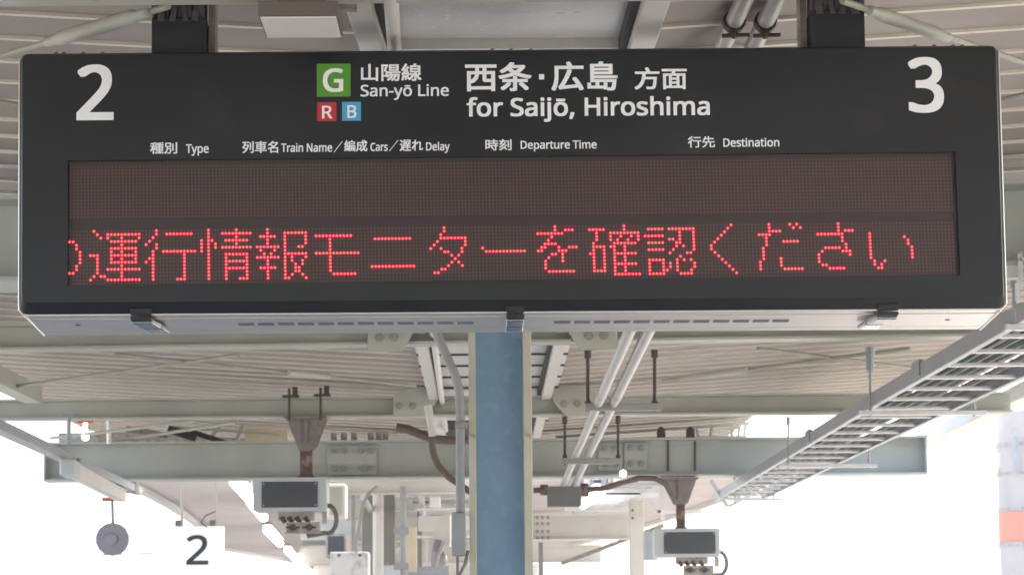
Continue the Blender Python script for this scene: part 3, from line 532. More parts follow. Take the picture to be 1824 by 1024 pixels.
# hangers: black sleeves with cable bundle above
for x0, x1, yb, ytop, s in ((264, 360, 96, 22, 1), (1451, 1548, 90, 9, -1)):
    u0, u1 = P(x0, 92)[0], P(x1, 92)[0]; v0 = P(x0, yb)[1]; v1 = P(x0, ytop)[1]
    m = MB(); m.add([B(u, v, nn) for nn in (-.05, -.17) for u, v in ((u0, v0), (u1, v0), (u1, v1), (u0, v1))], [(0, 1, 2, 3), (4, 7, 6, 5), (0, 4, 5, 1), (1, 5, 6, 2), (2, 6, 7, 3), (3, 7, 4, 0)])
    hs = m.build('hanger_sleeve', M_sleeve, board, bevel=.004)
    m = MB()
    for k in range(9):
        uu = u0 + .008 + (u1 - u0 - .016) * k / 8
        m.tube([B(uu + random.uniform(-.004, .004), v1 - .01, -.07 + .02 * (k % 2)), B(uu + random.uniform(-.006, .006), v1 + .03, -.066), B(uu + random.uniform(-.01, .01), v1 + .2, -.07)], random.uniform(.006, .011), 7)
    m.add([B(u, v, nn) for nn in (-.09, -.16) for u, v in ((u0 + .006, v1 - .01), (u1 - .006, v1 - .01), (u1 - .006, v1 + .22), (u0 + .006, v1 + .22))], [(0, 1, 2, 3), (4, 7, 6, 5), (0, 4, 5, 1), (1, 5, 6, 2), (2, 6, 7, 3), (3, 7, 4, 0)])
    m.build('hanger_wrap', M_cloth, hs, smooth=True)
    ue = (u1 + .003, u1 + .018) if s > 0 else (u0 - .018, u0 - .003)
    m = MB(); m.add([B(u, v, nn) for nn in (-.10, -.16) for u, v in ((ue[0], v0), (ue[1], v0), (ue[1], v1 + .2), (ue[0], v1 + .2))], [(0, 1, 2, 3), (4, 7, 6, 5), (0, 4, 5, 1), (1, 5, 6, 2), (2, 6, 7, 3), (3, 7, 4, 0)])
    m.build('hanger_bar', M_mech, hs)

# ------------------------------------------------------------------ fittings above the board
m = MB(); a = Wh(463, 33, 1.24); b = Wh(598, 30, 1.24); c = Wh(597, 68, 1.24)
dz = .17; yb_ = c.y
m.box(a.x, b.x, a.y, yb_, a.z, a.z + .004, 1); m.box(a.x - .004, b.x + .004, a.y - .003, yb_ + .002, a.z + .0045, a.z + .036, 0); m.box(a.x + .03, b.x - .03, a.y + .06, yb_ - .02, a.z + .036, a.z + dz, 0)
tag(m.build('ceiling_box', [mat('shaded_box_side', (.13, .108, .085), .6, var=.12), M_white], None, bevel=.002), 'small white ceiling box above the board, shade painted brown on its sides', 'ceiling box')  # brown colour stands in for shade on the sides of the white box
m = MB(); m.bar(W(598, -20, 5.42), W(604, 70, 5.42), .016, .02, up=V(0, 1, 0)); m.bar(W(604, 10, 5.36), W(636, 12, 5.36), .03, .02)
tag(m.build('rusty_strap', M_mech, None), 'thin brown strap beside the ceiling box', 'strap')
# white pipe under the valley
m = MB(); m.tube([Wh(694, -40, 1.33), Wh(703, 92, 1.33), V(-.24, 9.0, ZC + 1.36), Wh(774, 610, 1.34), Wh(794, 766, 1.34)], .0165, 10)
vp = tag(m.build('valley_pipe', M_white, None, smooth=True), 'slim cream pipe running along the roof valley left of the column', 'pipe')

# ------------------------------------------------------------------ twin conduits and their hangers
HC = 1.02
grp = 'twin conduits running along the canopy'
for a, b, c, e, lb in (((1330, -10), (1288, 82), (1122, 588), (1001, 868), 'pale round conduit, the left one of the pair right of the blue column'), ((1386, -10), (1343, 82), (1156, 588), (1021, 868), 'pale round conduit, the right one of the pair right of the blue column')):
    A, Bq, Cq, E_ = Wh(*a, 1.44), Wh(*b, 1.40), Wh(*c, HC), Wh(*e, HC)
    mid = V(Bq.x * .4 + Cq.x * .6, 7.0, ZC + 1.2)
    t = thing('conduit', Cq, lb, 'conduit', grp)
    m = MB(); pts = [A - (Bq - A), A, Bq, mid, V(Cq.x, 8.0, ZC + HC), Cq]; pts += [Cq.lerp(E_, k / 6) for k in range(1, 7)]
    m.tube(pts, .0215, 12); m.build('pipe', M_cond, t, smooth=True)
    for k in (.25, .68):
        p = Cq.lerp(E_, k); d = (E_ - Cq).normalized(); m = MB(); m.tube([p - d * .04, p - d * .038, p + d * .038, p + d * .04], [.022, .0245, .0245, .022], 12); m.build('coupling', M_cond, t, smooth=True)
    d = (Bq - A).normalized(); p = A.lerp(Bq, .52)
    m = MB(); m.tube([p - d * .012, p + d * .012], .027, 12); m.ball(p + V(-.002, -.006, -.032), .012); m.bar(p + V(-.03, -.006, -.036), p + V(.035, -.006, -.034), .012, .008); m.build('clamp', M_rustd, t)
def hanger_bar(xl, xr, y, Y, rods, lb, ht, group, mtl=M_condg, rodm=M_rustd, bar_w=.05, rr=.008):
    a, b = W(xl, y, Y), W(xr, y, Y)
    t = thing('pipe_hanger' if group.startswith('pipe') else 'tray_hanger', (a + b) / 2, lb, 'hanger', group)
    m = MB(); m.bar(a, b, bar_w, ht); m.build('cross_bar', mtl, t, bevel=.002)
    for x, yt in rods:
        m = MB(); m.tube([W(x, yt, Y), W(x, y + 7, Y)], rr, 8)
        m.tube([W(x, yt, Y), W(x, yt + 14, Y)], rr * 2.0, 8); m.tube([W(x, y - 6, Y), W(x, y - 11, Y)], rr * 2.0, 6)
        m.build('threaded_rod', rodm, t)
    return t
hanger_bar(1042, 1178, 725, Y1, [(1047, 624), (1166, 623)], 'grey pipe hanger bar on two rusty rods, the nearer one under the conduits', .034, 'pipe hangers under the conduits')
hanger_bar(1000, 1109, 821, Y2, [(1006, 741), (1101, 740)], 'grey pipe hanger bar on two rusty rods, the farther lower one under the conduits', .034, 'pipe hangers under the conduits')
jb = MB(); a, b = W(975, 902, 18.25), W(1035, 866, 18.25)
M_jb = mat('junction_grey', (.15, .145, .14), .5, var=.1)
jb.box(a.x, b.x, 18.2, 18.36, a.z, b.z); 
t = thing('junction_box', (a + b) / 2, 'grey junction box where the two conduits end', 'junction box'); jb.build('case', M_jb, t, bevel=.004)
for xa, xb, rr in ((1034, 1048, .05), (962, 976, .04)):
    m = MB(); m.tube([W(xa, 872, 18.3), W(xb, 872, 18.3)], rr, 10); m.build('gland', M_rust, t)
m = MB(); m.tube([W(1044, 872, 18.3), W(1078, 869, 18.3), W(1110, 858, 18.3), W(1140, 851, 18.28), W(1168, 852, 18.28), W(1186, 862, 18.3), W(1198, 882, 18.35)], .021, 8)
tag(m.build('flexible_conduit', M_brown, None, smooth=True), 'brown flexible conduit arching from the junction box to the right hanging box', 'conduit')
m = MB(); m.tube([W(950, 873, 18.3), W(974, 872, 18.3)], .02, 8); tag(m.build('short_pipe', M_brown, None), 'short brown pipe left of the junction box', 'pipe')

# ------------------------------------------------------------------ cable tray
HT = 1.0
tray = thing('cable_tray', (2.0, 11.6, ZC + HT), 'galvanised ladder cable tray running along the right side of the canopy', 'cable tray')
def trx(Y): return 1.80 + max(0, Y - 12) * .007, 2.235 + max(0, Y - 14) * .002
Ya, Yb = 6.2, 20.6
for k in (0, 1):
    m = MB(); pts = [V(trx(y)[k], y, ZC + HT + .033) for y in (Ya, 9, 12, 14, 16, 18.5, Yb)]
    for p, q in zip(pts, pts[1:]):
        m.bar(p, q, .006, .060)
        m.bar(p, q, .026, .005, off=((.013 if k == 0 else -.013), -.0305)); m.bar(p, q, .022, .005, off=((.011 if k == 0 else -.011), .0305))
    m.build('side_rail', M_galv, tray)
y = Ya + .2
while y < Yb:
    a, b = trx(y); m = MB(); m.box(a + .004, b - .004, y - .015, y + .015, ZC + HT + .006, ZC + HT + .022); m.build('rung', M_galvlight, tray, bevel=.003); y += .5
for y in (10.4, 14.1):
    for k in (0, 1):
        x = trx(y)[k]; m = MB(); m.box(x - .009, x + .009, y - .09, y + .09, ZC + HT + .012, ZC + HT + .08); m.build('joint_plate', M_galv, tray)
for i, (x, mt, r) in enumerate(((1.88, M_cable, .014), (1.925, M_cableg, .017), (1.98, M_cable, .012), (2.03, M_cableg, .015), (2.08, M_cable, .018), (2.15, M_cable, .012))):
    m = MB(); m.tube([V(x + random.uniform(-.012, .012) + max(0, yy - 12) * .005, yy, ZC + HT + .03 + r + random.uniform(0, .008)) for yy in [6.2 + 1.03 * k for k in range(15)]], r, 6)
    lb = ['thin grey cable at the left of the tray', 'thick green cable left of centre in the tray', 'thin grey cable in the middle of the tray', 'green cable right of centre in the tray', 'thickest grey cable in the tray', 'thin grey cable at the right of the tray'][i]
    tag(m.build('cable', mt, None, smooth=True), lb, 'cable', 'cables lying in the tray')
def tray_hanger(xl, xr, y, Y, rods, lb):
    return hanger_bar(xl, xr, y, Y, rods, lb, .021, 'tray hangers', M_galvlight, M_galv, .032, .006)
tray_hanger(1530, 1757, 735, Y1, [(1550, 632), (1735, 640)], 'galvanised tray hanger under the cable tray, the one nearest below the board')
m = MB(); m.tube([W(1550, 618, Y1), W(1550, 640, Y1)], .022, 8); m.tube([W(1550, 644, Y1), W(1550, 660, Y1)], .018, 8); m.tube([W(1550, 638, Y1), W(1550, 646, Y1)], .008, 6)
tag(m.build('beam_clamp', M_galv, None), 'galvanised beam clamp gripping the beam above the tray rod', 'clamp')
tray_hanger(1388, 1562, 829, Y2, [(1404, 742), (1548, 742)], 'galvanised tray hanger under the cable tray, the middle one')
tray_hanger(1297, 1392, 889, 19.5, [(1309, 840), (1378, 840)], 'galvanised tray hanger under the cable tray, the farthest one')
tray_hanger(1791, 2120, 583, YA, [(1806, 500), (2080, 490)], 'galvanised tray hanger at the right edge beside the board')
m = MB()
a = W(1818, 470, YA - .15)
for p, q in (((1816, 452), (1819, 500)), ((1812, 505), (1812, 535)), ((1812, 534), (1850, 533)), ((1812, 506), (1850, 504)), ((1815, 462), (1850, 459))): m.bar(W(*p, YA - .16), W(*q, YA - .16), .012, .016, up=V(0, 1, 0))
m.ball(W(1818, 451, YA - .16), .006)
tag(m.build('clamp_bracket', M_galvlight, None), 'bright bolted clamp bracket on the beam at the right edge', 'bracket')

# ------------------------------------------------------------------ hanging boxes with dark front panels
def hanging_box(x0, x1, y0, y1, Y, px0, px1, pole, brk, rods, lb):
    t = thing('hanging_box', W((x0 + x1) / 2, y1, Y), lb, 'hanging box', 'hanging boxes with dark panels')
    m = MB(); a, b = W(x0, y1, Y), W(x1, y0, Y); dp = .24
    q = rounded([(a.x, b.z), (b.x, b.z), (b.x, a.z), (a.x, a.z)], .02, 3)
    m.prism(q, lambda x, z, d: V(x, d, z), Y, Y + dp); m.build('case', M_pale, t, bevel=.005)
    e = .045 * (x1 - x0) / 130
    c0, c1 = W(px0, y1 - (y1 - y0) * .12, Y), W(px1, y0 + (y1 - y0) * .13, Y)
    m = MB(); m.box(c0.x, c1.x, Y - .008, Y + .006, c0.z, c1.z); pn = m.build('dark_panel', M_grille, t, bevel=.003)
    for cx in (c0.x + .012, c1.x - .012):
        for cz in (c0.z + .012, c1.z - .012):
            m = MB(); m.tube([V(cx, Y - .0085, cz), V(cx, Y - .010, cz)], .0042, 8); m.build('screw', M_galvlight, pn)
    cy_ = Y + dp / 2
    xa, xb, ya, yb2 = pole
    m = MB(); k = cy_ / Y
    pa, pb = W(xa, ya, Y), W(xb, yb2, Y)
    m.box(pa.x, pb.x, Y + .06, Y + .13, b.z + .001, pa.z); m.box(pa.x - .012, pb.x + .012, Y + .055, Y + .135, b.z + .001, b.z + .012); m.build('pole', M_rust, t, bevel=.003)
    m = MB()
    poly = [W(x, y, Y) for x, y in brk]
    m.prism([(p.x, p.z) for p in poly], lambda x, z, d: V(x, d, z), Y + .02, Y + .032)
    m.prism([(p.x, p.z) for p in poly], lambda x, z, d: V(x, d, z), Y + .158, Y + .17)
    xc = (poly[0].x + poly[1].x) / 2
    m.box(xc - .012, xc + .012, Y + .005, Y + .0195, poly[2].z + .02, poly[0].z - .004)
    m.box(min(p.x for p in poly) - .01, max(p.x for p in poly) + .01, Y - .02, Y + .19, poly[0].z - .002, poly[0].z + .012); m.build('bracket', M_rustgrey, t)
    for x, yt in rods:
        m = MB(); p, q = W(x, yt, Y - .03), W(x, brk[0][1] + 3, Y - .03); m.tube([p, q], .009, 6); m.box(p.x - .04, p.x + .06, Y - .05, Y + .0, p.z - .012 - .04, p.z - .04); m.box(p.x + .02, p.x + .05, Y - .03, Y - .0, p.z - .05, p.z + .012)
        m.build('hook_rod', M_rustd, t)
    # mechanism below the case
    w_ = b.x - a.x; m = MB(); z = a.z
    m.box(a.x + w_ * .34, a.x + w_ * .82, Y + .05, Y + .15, z - .05, z - .0005); m.box(a.x + w_ * .45, a.x + w_ * .90, Y + .02, Y + .1, z - .125, z - .062)
    m.box(a.x + w_ * .42, a.x + w_ * .93, Y + .01, Y + .11, z - .13, z - .124); m.box(a.x + w_ * .93, a.x + w_ * .99, Y + .06, Y + .1, z - .07, z - .0005)
    for kx in (.54, .76): m.tube([V(a.x + w_ * kx, Y + .019, z - .094), V(a.x + w_ * kx, Y + .008, z - .094)], .022, 8, 1); m.tube([V(a.x + w_ * kx - .04, Y + .016, z - .094), V(a.x + w_ * kx + .04, Y + .016, z - .094)], .006, 6, 1)
    for kx in (.38, .48, .58, .7): m.tube([V(a.x + w_ * kx, Y + .045, z - .03), V(a.x + w_ * kx + .02, Y + .06, z - .062)], .014, 7, 1)
    m.build('tilt_mount', [M_mountm, M_rustd], t)
    m = MB(); cpts = []
    for k in range(9):
        a_ = math.pi * (.55 - 1.15 * k / 8); cpts.append(V(a.x + w_ * 1.0 + .055 * math.cos(a_) + .0, Y + .08, z - .045 + .085 * math.sin(a_)))
    cpts.append(V(a.x + w_ * .72, Y + .07, z - .145)); m.tube(cpts, .014, 8); m.build('cable_loop', M_cable, t, smooth=True)
    return t
M_rustgrey = mat('weathered_bracket', (.23, .20, .18), .7, var=.25, scale=14, dirt=(.17, .09, .06), dscale=12, dth=.55)
M_mountm = mat('mount_metal', (.40, .35, .31), .6, var=.3, scale=24)
hanging_box(450, 582, 849, 911, 15.0, 466, 566, (533, 555, 790, 850), [(510, 745), (579, 745), (562, 792), (552, 802), (532, 802)], [(515, 692), (571, 690)], 'larger pale hanging box with dark panel on a rusty pole left of the column')
hanging_box(1166, 1282, 940, 992, 18.45, 1183, 1274, (1206, 1222, 893, 941), [(1180, 853), (1241, 853), (1226, 895), (1220, 897), (1203, 897)], [], 'smaller pale hanging box with dark panel on a rusty pole right of the column')

# ------------------------------------------------------------------ platform number sign
t = thing('platform_sign', W(357, 1010, 18.5), 'white square platform sign with a grey figure 2 hanging on two rods', 'sign')
a, b = W(315, 1030, 18.5), W(398, 936, 18.5)
m = MB(); m.box(a.x, b.x, 18.5, 18.6, a.z, b.z); pn = m.build('sign_panel', M_signlit, t, bevel=.006)
def PS(x, y): p = W(x, y, 18.497); return p.x, p.z
m = MB(); put(m, latin('2'), 332, 371, (351, 952), (351, 1005), .7, .8, PS, 0); m.v = [V(p.x, 18.498 - p.z, p.y) for p in m.v]; m.build('figure', M_signg, pn)
for x, y0 in ((324, 860), (384, 860)):
    m = MB(); m.tube([W(x, y0, 18.55), W(x, 937, 18.55)], .011, 8); m.box(W(x - 3, 0, 18.55).x, W(x + 6, 0, 18.55).x, 18.53, 18.57, W(x, 937, 18.55).z, W(x, 926, 18.55).z, 1); m.build('hanging_rod', [M_white, M_mech], t)
m = MB(); m.tube([W(384, 910, 18.5), W(366, 918, 18.5), W(358, 930, 18.5), W(368, 938, 18.5)], .005, 6); m.build('thin_wire', M_brown, t)

# ------------------------------------------------------------------ left edge: light, disc, lamp
t = thing('eave_light', Wh(180, 860, .9), 'cream strip light fixture hanging under the left lighting rail', 'light fixture')
m = MB(); a, b = Wh(132, 838, .90), Wh(216, 882, .90); m.bar(a, b, .07, .085); m.build('housing', M_white, t, bevel=.01)
m = MB(); d = (b - a).normalized(); m.bar(a - d * .35, a - d * .02, .08, .095, off=(0, .0)); m.build('end_box', M_pale, t, bevel=.01)
for k in (.1, .9):
    m = MB(); p = a.lerp(b, k); m.tube([p + V(0, 0, .043), p + V(0, 0, .09)], .015, 6); m.build('bracket', M_galv, t)
t = thing('hanging_disc', W(201, 990, 17.9), 'dark grey round disc hanging from a red bracket below the left lighting rail', 'disc')
m = MB(); c = W(201, 960, 17.9); R_ = .117
oc = [(R_ * math.cos(2 * math.pi * (k + .5) / 14), R_ * math.sin(2 * math.pi * (k + .5) / 14)) for k in range(14)]
m.prism(oc, lambda x, z, d: V(c.x + x, d, c.z + z), 17.85, 17.92); m.tube([V(c.x, 17.85, c.z), V(c.x, 17.835, c.z)], .045, 10)
M_disc = mat('disc_grey', (.29, .26, .285), .6, var=.1)
m.build('disc', M_disc, t, bevel=.008)
m = MB(); m.tube([W(200, 892, 17.9), W(201, 934, 17.9)], .011, 6); m.build('hanging_wire', M_disc, t)
m = MB(); p, q = W(183, 889, 17.9), W(222, 889, 17.9); m.box(p.x, q.x, 17.87, 17.93, p.z - .012, p.z + .012); p, q = W(210, 889, 17.9), W(223, 873, 17.9); m.box(p.x, q.x, 17.88, 17.92, p.z + .013, q.z); m.build('red_bracket', M_red, t)
m = MB(); p, q = W(152, 988, 17.9), W(274, 985, 17.9); m.bar(p, q, .03, .007); m.build('cross_arm', M_galv, t)
t = thing('pendant_lamp', W(152, 786, 17.6), 'small bright white lamp on a red base hanging below the beam at left', 'lamp')
m = MB(); p = W(152, 752, 17.6); m.box(p.x - .05, p.x + .05, 17.56, 17.64, p.z - .005, p.z + .02); m.build('base', M_red, t)
m = MB(); m.tube([W(152, 753, 17.6), W(152, 766, 17.6)], .014, 8); m.build('stem', M_lamp, t)
m = MB(); m.ball(W(152, 778, 17.6), .027, n=12); m.build('bulb', M_lamp, t, smooth=True)
m = MB(); m.tube([W(194, 744, 17.8), W(194, 790, 17.8)], .018, 10); tag(m.build('steel_post', M_galvlight, None, smooth=True), 'short bright steel post above the far beam at left', 'post')

# ------------------------------------------------------------------ conduit down the column, cables beside it
t = thing('column_conduit', W(820, 990, 7.9), 'grey conduit bending down the left side of the blue column to a box', 'conduit')
m = MB(); m.tube([W(766, 560, 7.95), W(780, 600, 7.95), W(798, 640, 7.95), W(811, 668, 7.95), W(818, 695, 7.95), W(820, 730, 7.95), W(820, 800, 7.95), W(820, 912, 7.95)], .0145, 12); m.build('pipe', M_condg, t, smooth=True)
a, b = W(805, 989, 7.9), W(829, 912, 7.9); m = MB(); m.box(a.x, b.x, 7.9, 7.99, a.z, b.z); m.build('meter_box', M_condg, t, bevel=.003)
m = MB(); m.tube([W(815, 989, 7.95), W(815, 1030, 7.95)], .005, 6); m.tube([W(834, 980, 7.95), W(828, 1005, 7.95), W(816, 1028, 7.95)], .006, 6); m.build('cable_tail', M_cable, t)
m = MB(); a, b = W(810, 763, 7.94), W(836, 752, 7.94); m.box(a.x, b.x, 7.925, 7.975, a.z, b.z); m.build('clamp', M_mech, t)
m = MB(); m.tube([W(706, 761, 17.0), W(726, 764, 17.0), W(748, 773, 17.0), W(770, 781, 17.0), W(800, 784, 17.0), W(836, 783, 17.0)], .03, 8)
tag(m.build('thick_cable', M_brown, None, smooth=True), 'thick brown cable lying over the far beam left of the column', 'cable')
m = MB(); m.tube([W(763, 728, 14.6), W(767, 748, 14.6), W(770, 790, 14.6), W(772, 808, 14.6), W(780, 828, 14.6), W(800, 850, 14.6), W(838, 876, 14.6)], .0195, 8)
tag(m.build('drop_cable', M_brown, None, smooth=True), 'brown cable dropping from the valley and curving down behind the column', 'cable')
m = MB(); m.tube([W(762, 722, 14.5), W(771, 776, 14.5)], .024, 10)
tag(m.build('cable_sleeve', M_white, None, smooth=True), 'cream pipe sleeve at the top of the brown drop cable', 'pipe')

# ------------------------------------------------------------------ far canopy curving left
far = thing('far_canopy', (0, 30, 0), 'distant cream canopy curving left beyond the far main beam', 'canopy')
def cf(Y): return -max(0, Y - 18.6) ** 2 / 440
def zf(X): return ZC + 1.28 + abs(X) * .04
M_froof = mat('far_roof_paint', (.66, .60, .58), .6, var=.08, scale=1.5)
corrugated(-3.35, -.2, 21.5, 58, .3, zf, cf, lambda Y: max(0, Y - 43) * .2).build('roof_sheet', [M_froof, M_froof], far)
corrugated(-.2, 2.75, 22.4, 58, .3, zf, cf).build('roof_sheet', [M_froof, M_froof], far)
for Y, x0, x1, yb2, ht in ((29.1, -1.6, 1.64, 961, .28), (39.6, -3.0, 1.78, 1001, .27), (50.1, -3.6, 1.0, 1028, .27)):
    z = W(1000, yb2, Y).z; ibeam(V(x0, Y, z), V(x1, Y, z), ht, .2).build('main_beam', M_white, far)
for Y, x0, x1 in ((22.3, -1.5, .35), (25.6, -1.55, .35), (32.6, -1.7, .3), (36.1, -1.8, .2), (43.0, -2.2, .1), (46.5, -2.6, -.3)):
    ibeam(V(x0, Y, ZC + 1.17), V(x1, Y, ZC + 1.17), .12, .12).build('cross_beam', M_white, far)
for x, ya, yb2 in ((-1.05, 21.6, 40), (-.55, 21.6, 44)):
    m = MB(); pts = [V(x + cf(ya + (yb2 - ya) * k / 6), ya + (yb2 - ya) * k / 6, ZC + 1.11) for k in range(7)]
    m.tube(pts, .028, 8); m.build('service_pipe', M_cond, far, smooth=True)
bolts([W(x, y, 28.95) for y in (921, 932, 946, 957) for x in (957, 966, 976)], .022, M_mech, far)
for s in (-1, 1):
    m = MB()
    for k in range(16):
        y0_, y1_ = 21.6 + k * 2.2, 23.8 + k * 2.2; e = -3.37 if s < 0 else 2.77
        ea, eb = [e + (max(0, y - 43) * .2 if s < 0 else 0) for y in (y0_, y1_)]
        m.bar(V(ea + cf(y0_), y0_, zf(e)), V(eb + cf(y1_), y1_, zf(e)), .08, .12)
    m.build('eave_beam', M_white, far)
m = MB(); a, b = W(1122, 1040, 25.5), W(1146, 890, 25.5); m.box(a.x, b.x, 25.45, 25.55, 0, b.z); m.build('column', M_white, far, bevel=.01)
m = MB(); 
for y in (908, 922): m.ball(W(1127, y, 25.43), .012)
m.build('bolt', M_rustd, far)
# columns further off
m = MB()
for x0, x1 in ((645, 666), (684, 703)): a, b = W(x0, 1024, 24), W(x1, 866, 24); m.box(a.x, b.x, 24, 24.2, 0, b.z)
M_darkcol = mat('dark_column', (.22, .215, .20), .6, var=.12, scale=5)
m.build('column', M_darkcol, far)

# fluorescent lights along the far canopy
glow = 'lit fluorescent lights under the far canopy'
for (xa, ya, xb, yb2, lb) in ((419, 858, 444, 886, 'largest lit tube light, nearest at the left under the far canopy'), (447, 893, 470, 921, 'second lit tube light behind the left hanging box'),
        (475, 943, 499, 968, 'third lit tube light below the left hanging box'), (511, 979, 528, 998, 'fourth lit tube light, smaller, low behind the left hanging box'), (537, 1005, 552, 1019, 'fifth tiny lit tube light low near the picture bottom'), (1070, 873, 1038, 897, 'lit tube light right of the junction box')):
    A, E_ = Wh(xa, ya, 1.10), Wh(xb, yb2, 1.10); d = (E_ - A).normalized(); L = (E_ - A).length
    t = thing('tube_light', (A + E_) / 2, lb, 'tube light', glow)
    m = MB(); m.tube([A, A + d * .02, E_ - d * .02, E_], [.03, .045, .045, .03], 12); m.build('tube', M_tube, t, smooth=True)
    m = MB(); m.bar(A, E_, .12, .035, off=(0, .074)); m.build('housing', M_condg, t, bevel=.008)
    m = MB(); m.bar(E_ + d * .04, E_ + d * L * .3, .07, .06, off=(0, .06)); m.build('end_cap', M_condg, t, bevel=.01)
m = MB(); m.ball(W(1110, 843, 18.3), .026, n=12)
tag(m.build('indicator_lamp', M_lamp, None, smooth=True), 'tiny round lit lamp under the far main beam', 'lamp')

# ------------------------------------------------------------------ far left equipment
m = MB(); a, b = W(664, 1040, 23.8), W(683, 872, 23.8); m.tube([V((a.x + b.x) / 2, 23.8, 0), V((a.x + b.x) / 2, 23.8, b.z)], (b.x - a.x) / 2, 12)
tag(m.build('white_pipe', M_white, None, smooth=True), 'upright white pipe in front of the dark far column', 'pipe')
m = MB(); p = W(718, 866, 22); m.tube([V(p.x, 22, 0), p], .028, 10)
for y in (945, 1008): q = W(712, y, 22); m.box(q.x - .05, q.x + .08, 21.95, 22.05, q.z - .03, q.z + .03)
tag(m.build('drain_pipe', M_condg, None), 'thin grey drain pipe with clamps beside the yellowed board', 'pipe')
m = MB(); a, b = W(722, 1018, 22.2), W(742, 938, 22.2); m.box(a.x, b.x, 22.2, 22.25, a.z, b.z)
tag(m.build('yellow_board', M_yel, None, bevel=.004), 'narrow yellowed board fixed beside the drain pipe', 'board')
t = thing('wall_cabinet', W(600, 922, 20.5), 'cream cabinet with rounded frame behind the left hanging box', 'cabinet')
a, b = W(582, 923, 20.5), W(616, 861, 20.5); m = MB(); m.box(a.x, b.x, 20.5, 20.75, a.z, b.z); m.build('body', M_white, t, bevel=.02)
m = MB(); m.box(a.x + .02, b.x - .035, 20.485, 20.499, a.z + .03, b.z - .02); m.build('door', M_beam, t, bevel=.01)
t = thing('small_monitor', W(600, 992, 21.5), 'small dark monitor in a pale frame below the cream cabinet', 'monitor')
a, b = W(580, 993, 21.5), W(618, 948, 21.5); m = MB(); m.box(a.x, b.x, 21.5, 21.8, a.z, b.z); m.build('frame', M_mountm, t, bevel=.012)
m = MB(); m.box(a.x + .02, b.x - .025, 21.49, 21.505, a.z + .03, b.z - .03); m.build('screen', M_grille, t)
t = thing('equipment_cabinet', W(622, 1024, 21.0), 'white equipment cabinet with a grey worn patch at the picture bottom', 'cabinet')
a, b = W(588, 1060, 21.0), W(656, 982, 21.0); m = MB(); m.box(a.x, b.x, 21.0, 21.4, a.z, b.z)
M_patch = mat('patched_white', (.62, .60, .57), .5, var=.04, scale=4, dirt=(.36, .34, .34), dscale=5, dth=.52)
m.build('body', M_patch, t, bevel=.008)
for x in (604, 641):
    m = MB(); m.ball(W(x, 988, 20.99), .014); m.build('bolt', M_rustd, t)
m = MB(); m.tube([W(672, 866, 20.3), W(655, 880, 20.3), W(645, 905, 20.3), W(640, 935, 20.3), W(634, 960, 20.3), W(634, 983, 20.3)], .014, 7)
tag(m.build('curved_cable', M_condg, None, smooth=True), 'grey cable curving down to the white equipment cabinet', 'cable')
t = thing('security_camera', W(783, 1000, 20), 'pale security camera bracket with dark lens left of the column', 'camera')
m = MB(); poly = [W(x, y, 20) for x, y in ((788, 915), (802, 915), (802, 972), (786, 970), (766, 962))]; m.prism([(p.x, p.z) for p in poly], lambda x, z, d: V(x, d, z), 20, 20.2); m.build('bracket', M_white, t)
m = MB(); m.tube([W(782, 966, 19.95), W(776, 985, 19.9), W(772, 1012, 19.9)], [.05, .04, .02], 10); m.build('lens_hood', M_disc, t)
m = MB(); m.ball(W(786, 996, 20.05), .05, sz=1.5, n=10); m.build('cover', M_condg, t, smooth=True)
# cream back wall pieces and ducts beyond the column
t = thing('service_duct', W(770, 880, 22.5), 'cream horizontal ducts and rails behind the column conduit', 'duct')
for x0, x1, y0, y1, Y, mt in ((703, 835, 868, 886, 23, M_white), (735, 835, 890, 896, 22.8, M_condg), (740, 836, 903, 908, 22.8, M_white), (745, 836, 918, 945, 23.5, M_white), (742, 836, 952, 958, 23.2, M_white), (700, 800, 1008, 1040, 24, M_galv)):
    a, b = W(x0, y1, Y), W(x1, y0, Y); m = MB(); m.box(a.x, b.x, Y, Y + .12, a.z, b.z); m.build('duct', mt, t, bevel=.004)
a, b = W(765, 903, 22.7), W(785, 884, 22.7); m = MB(); m.box(a.x, b.x, 22.6, 22.75, a.z, b.z); m.build('socket_box', M_signw, t, bevel=.01)
t = thing('wall_beam', W(530, 890, 22), 'pale cross duct with brackets low behind the left hanging box', 'duct')
for x0, x1, y0, y1, Y, mt in ((535, 640, 925, 962, 24, M_pale), (560, 650, 866, 876, 23, M_pale), (538, 590, 962, 970, 24.2, M_condg), (610, 646, 890, 925, 24.4, M_white)):
    a, b = W(x0, y1, Y), W(x1, y0, Y); m = MB(); m.box(a.x, b.x, Y, Y + .12, a.z, b.z); m.build('panel', mt, t, bevel=.004)

for (x0, x1, y0, Y, mt, lb) in ((626, 632, 866, 23.0, M_condg, 'slim grey post left of the dark far column'), (744, 751, 872, 26, M_darkcol, 'dark slim post right of the yellowed board'), (757, 762, 905, 27, M_white, 'thin cream post further right of the yellowed board'), (960, 967, 965, 27, M_darkcol, 'dark slim post low right of the blue column')):
    a, b = W(x0, 1040, Y), W(x1, y0, Y); m = MB(); m.box(a.x, b.x, Y, Y + .08, 0, b.z)
    tag(m.build('slim_post', mt, None), lb, 'post', 'slim posts on the far platform')
m = MB(); a, b = W(1082, 968, 32), W(1118, 930, 32); m.bar(W(1000, 1003, 32), W(1182, 935, 32), .05, .05, up=V(0, 1, 0)); m.build('brace', M_mech, far)
t = thing('sign_board', W(690, 1000, 25), 'pale sign board low between the dark far columns', 'sign board')
a, b = W(684, 1024, 23.5), W(712, 1006, 23.5); m = MB(); m.box(a.x, b.x, 23.5, 23.6, a.z, b.z); m.build('board_face', M_pale, t, bevel=.004)
m = MB(); m.tube([W(690, 1000, 23.55), W(690, 1007, 23.55)], .01, 6); m.build('stem', M_mech, t)
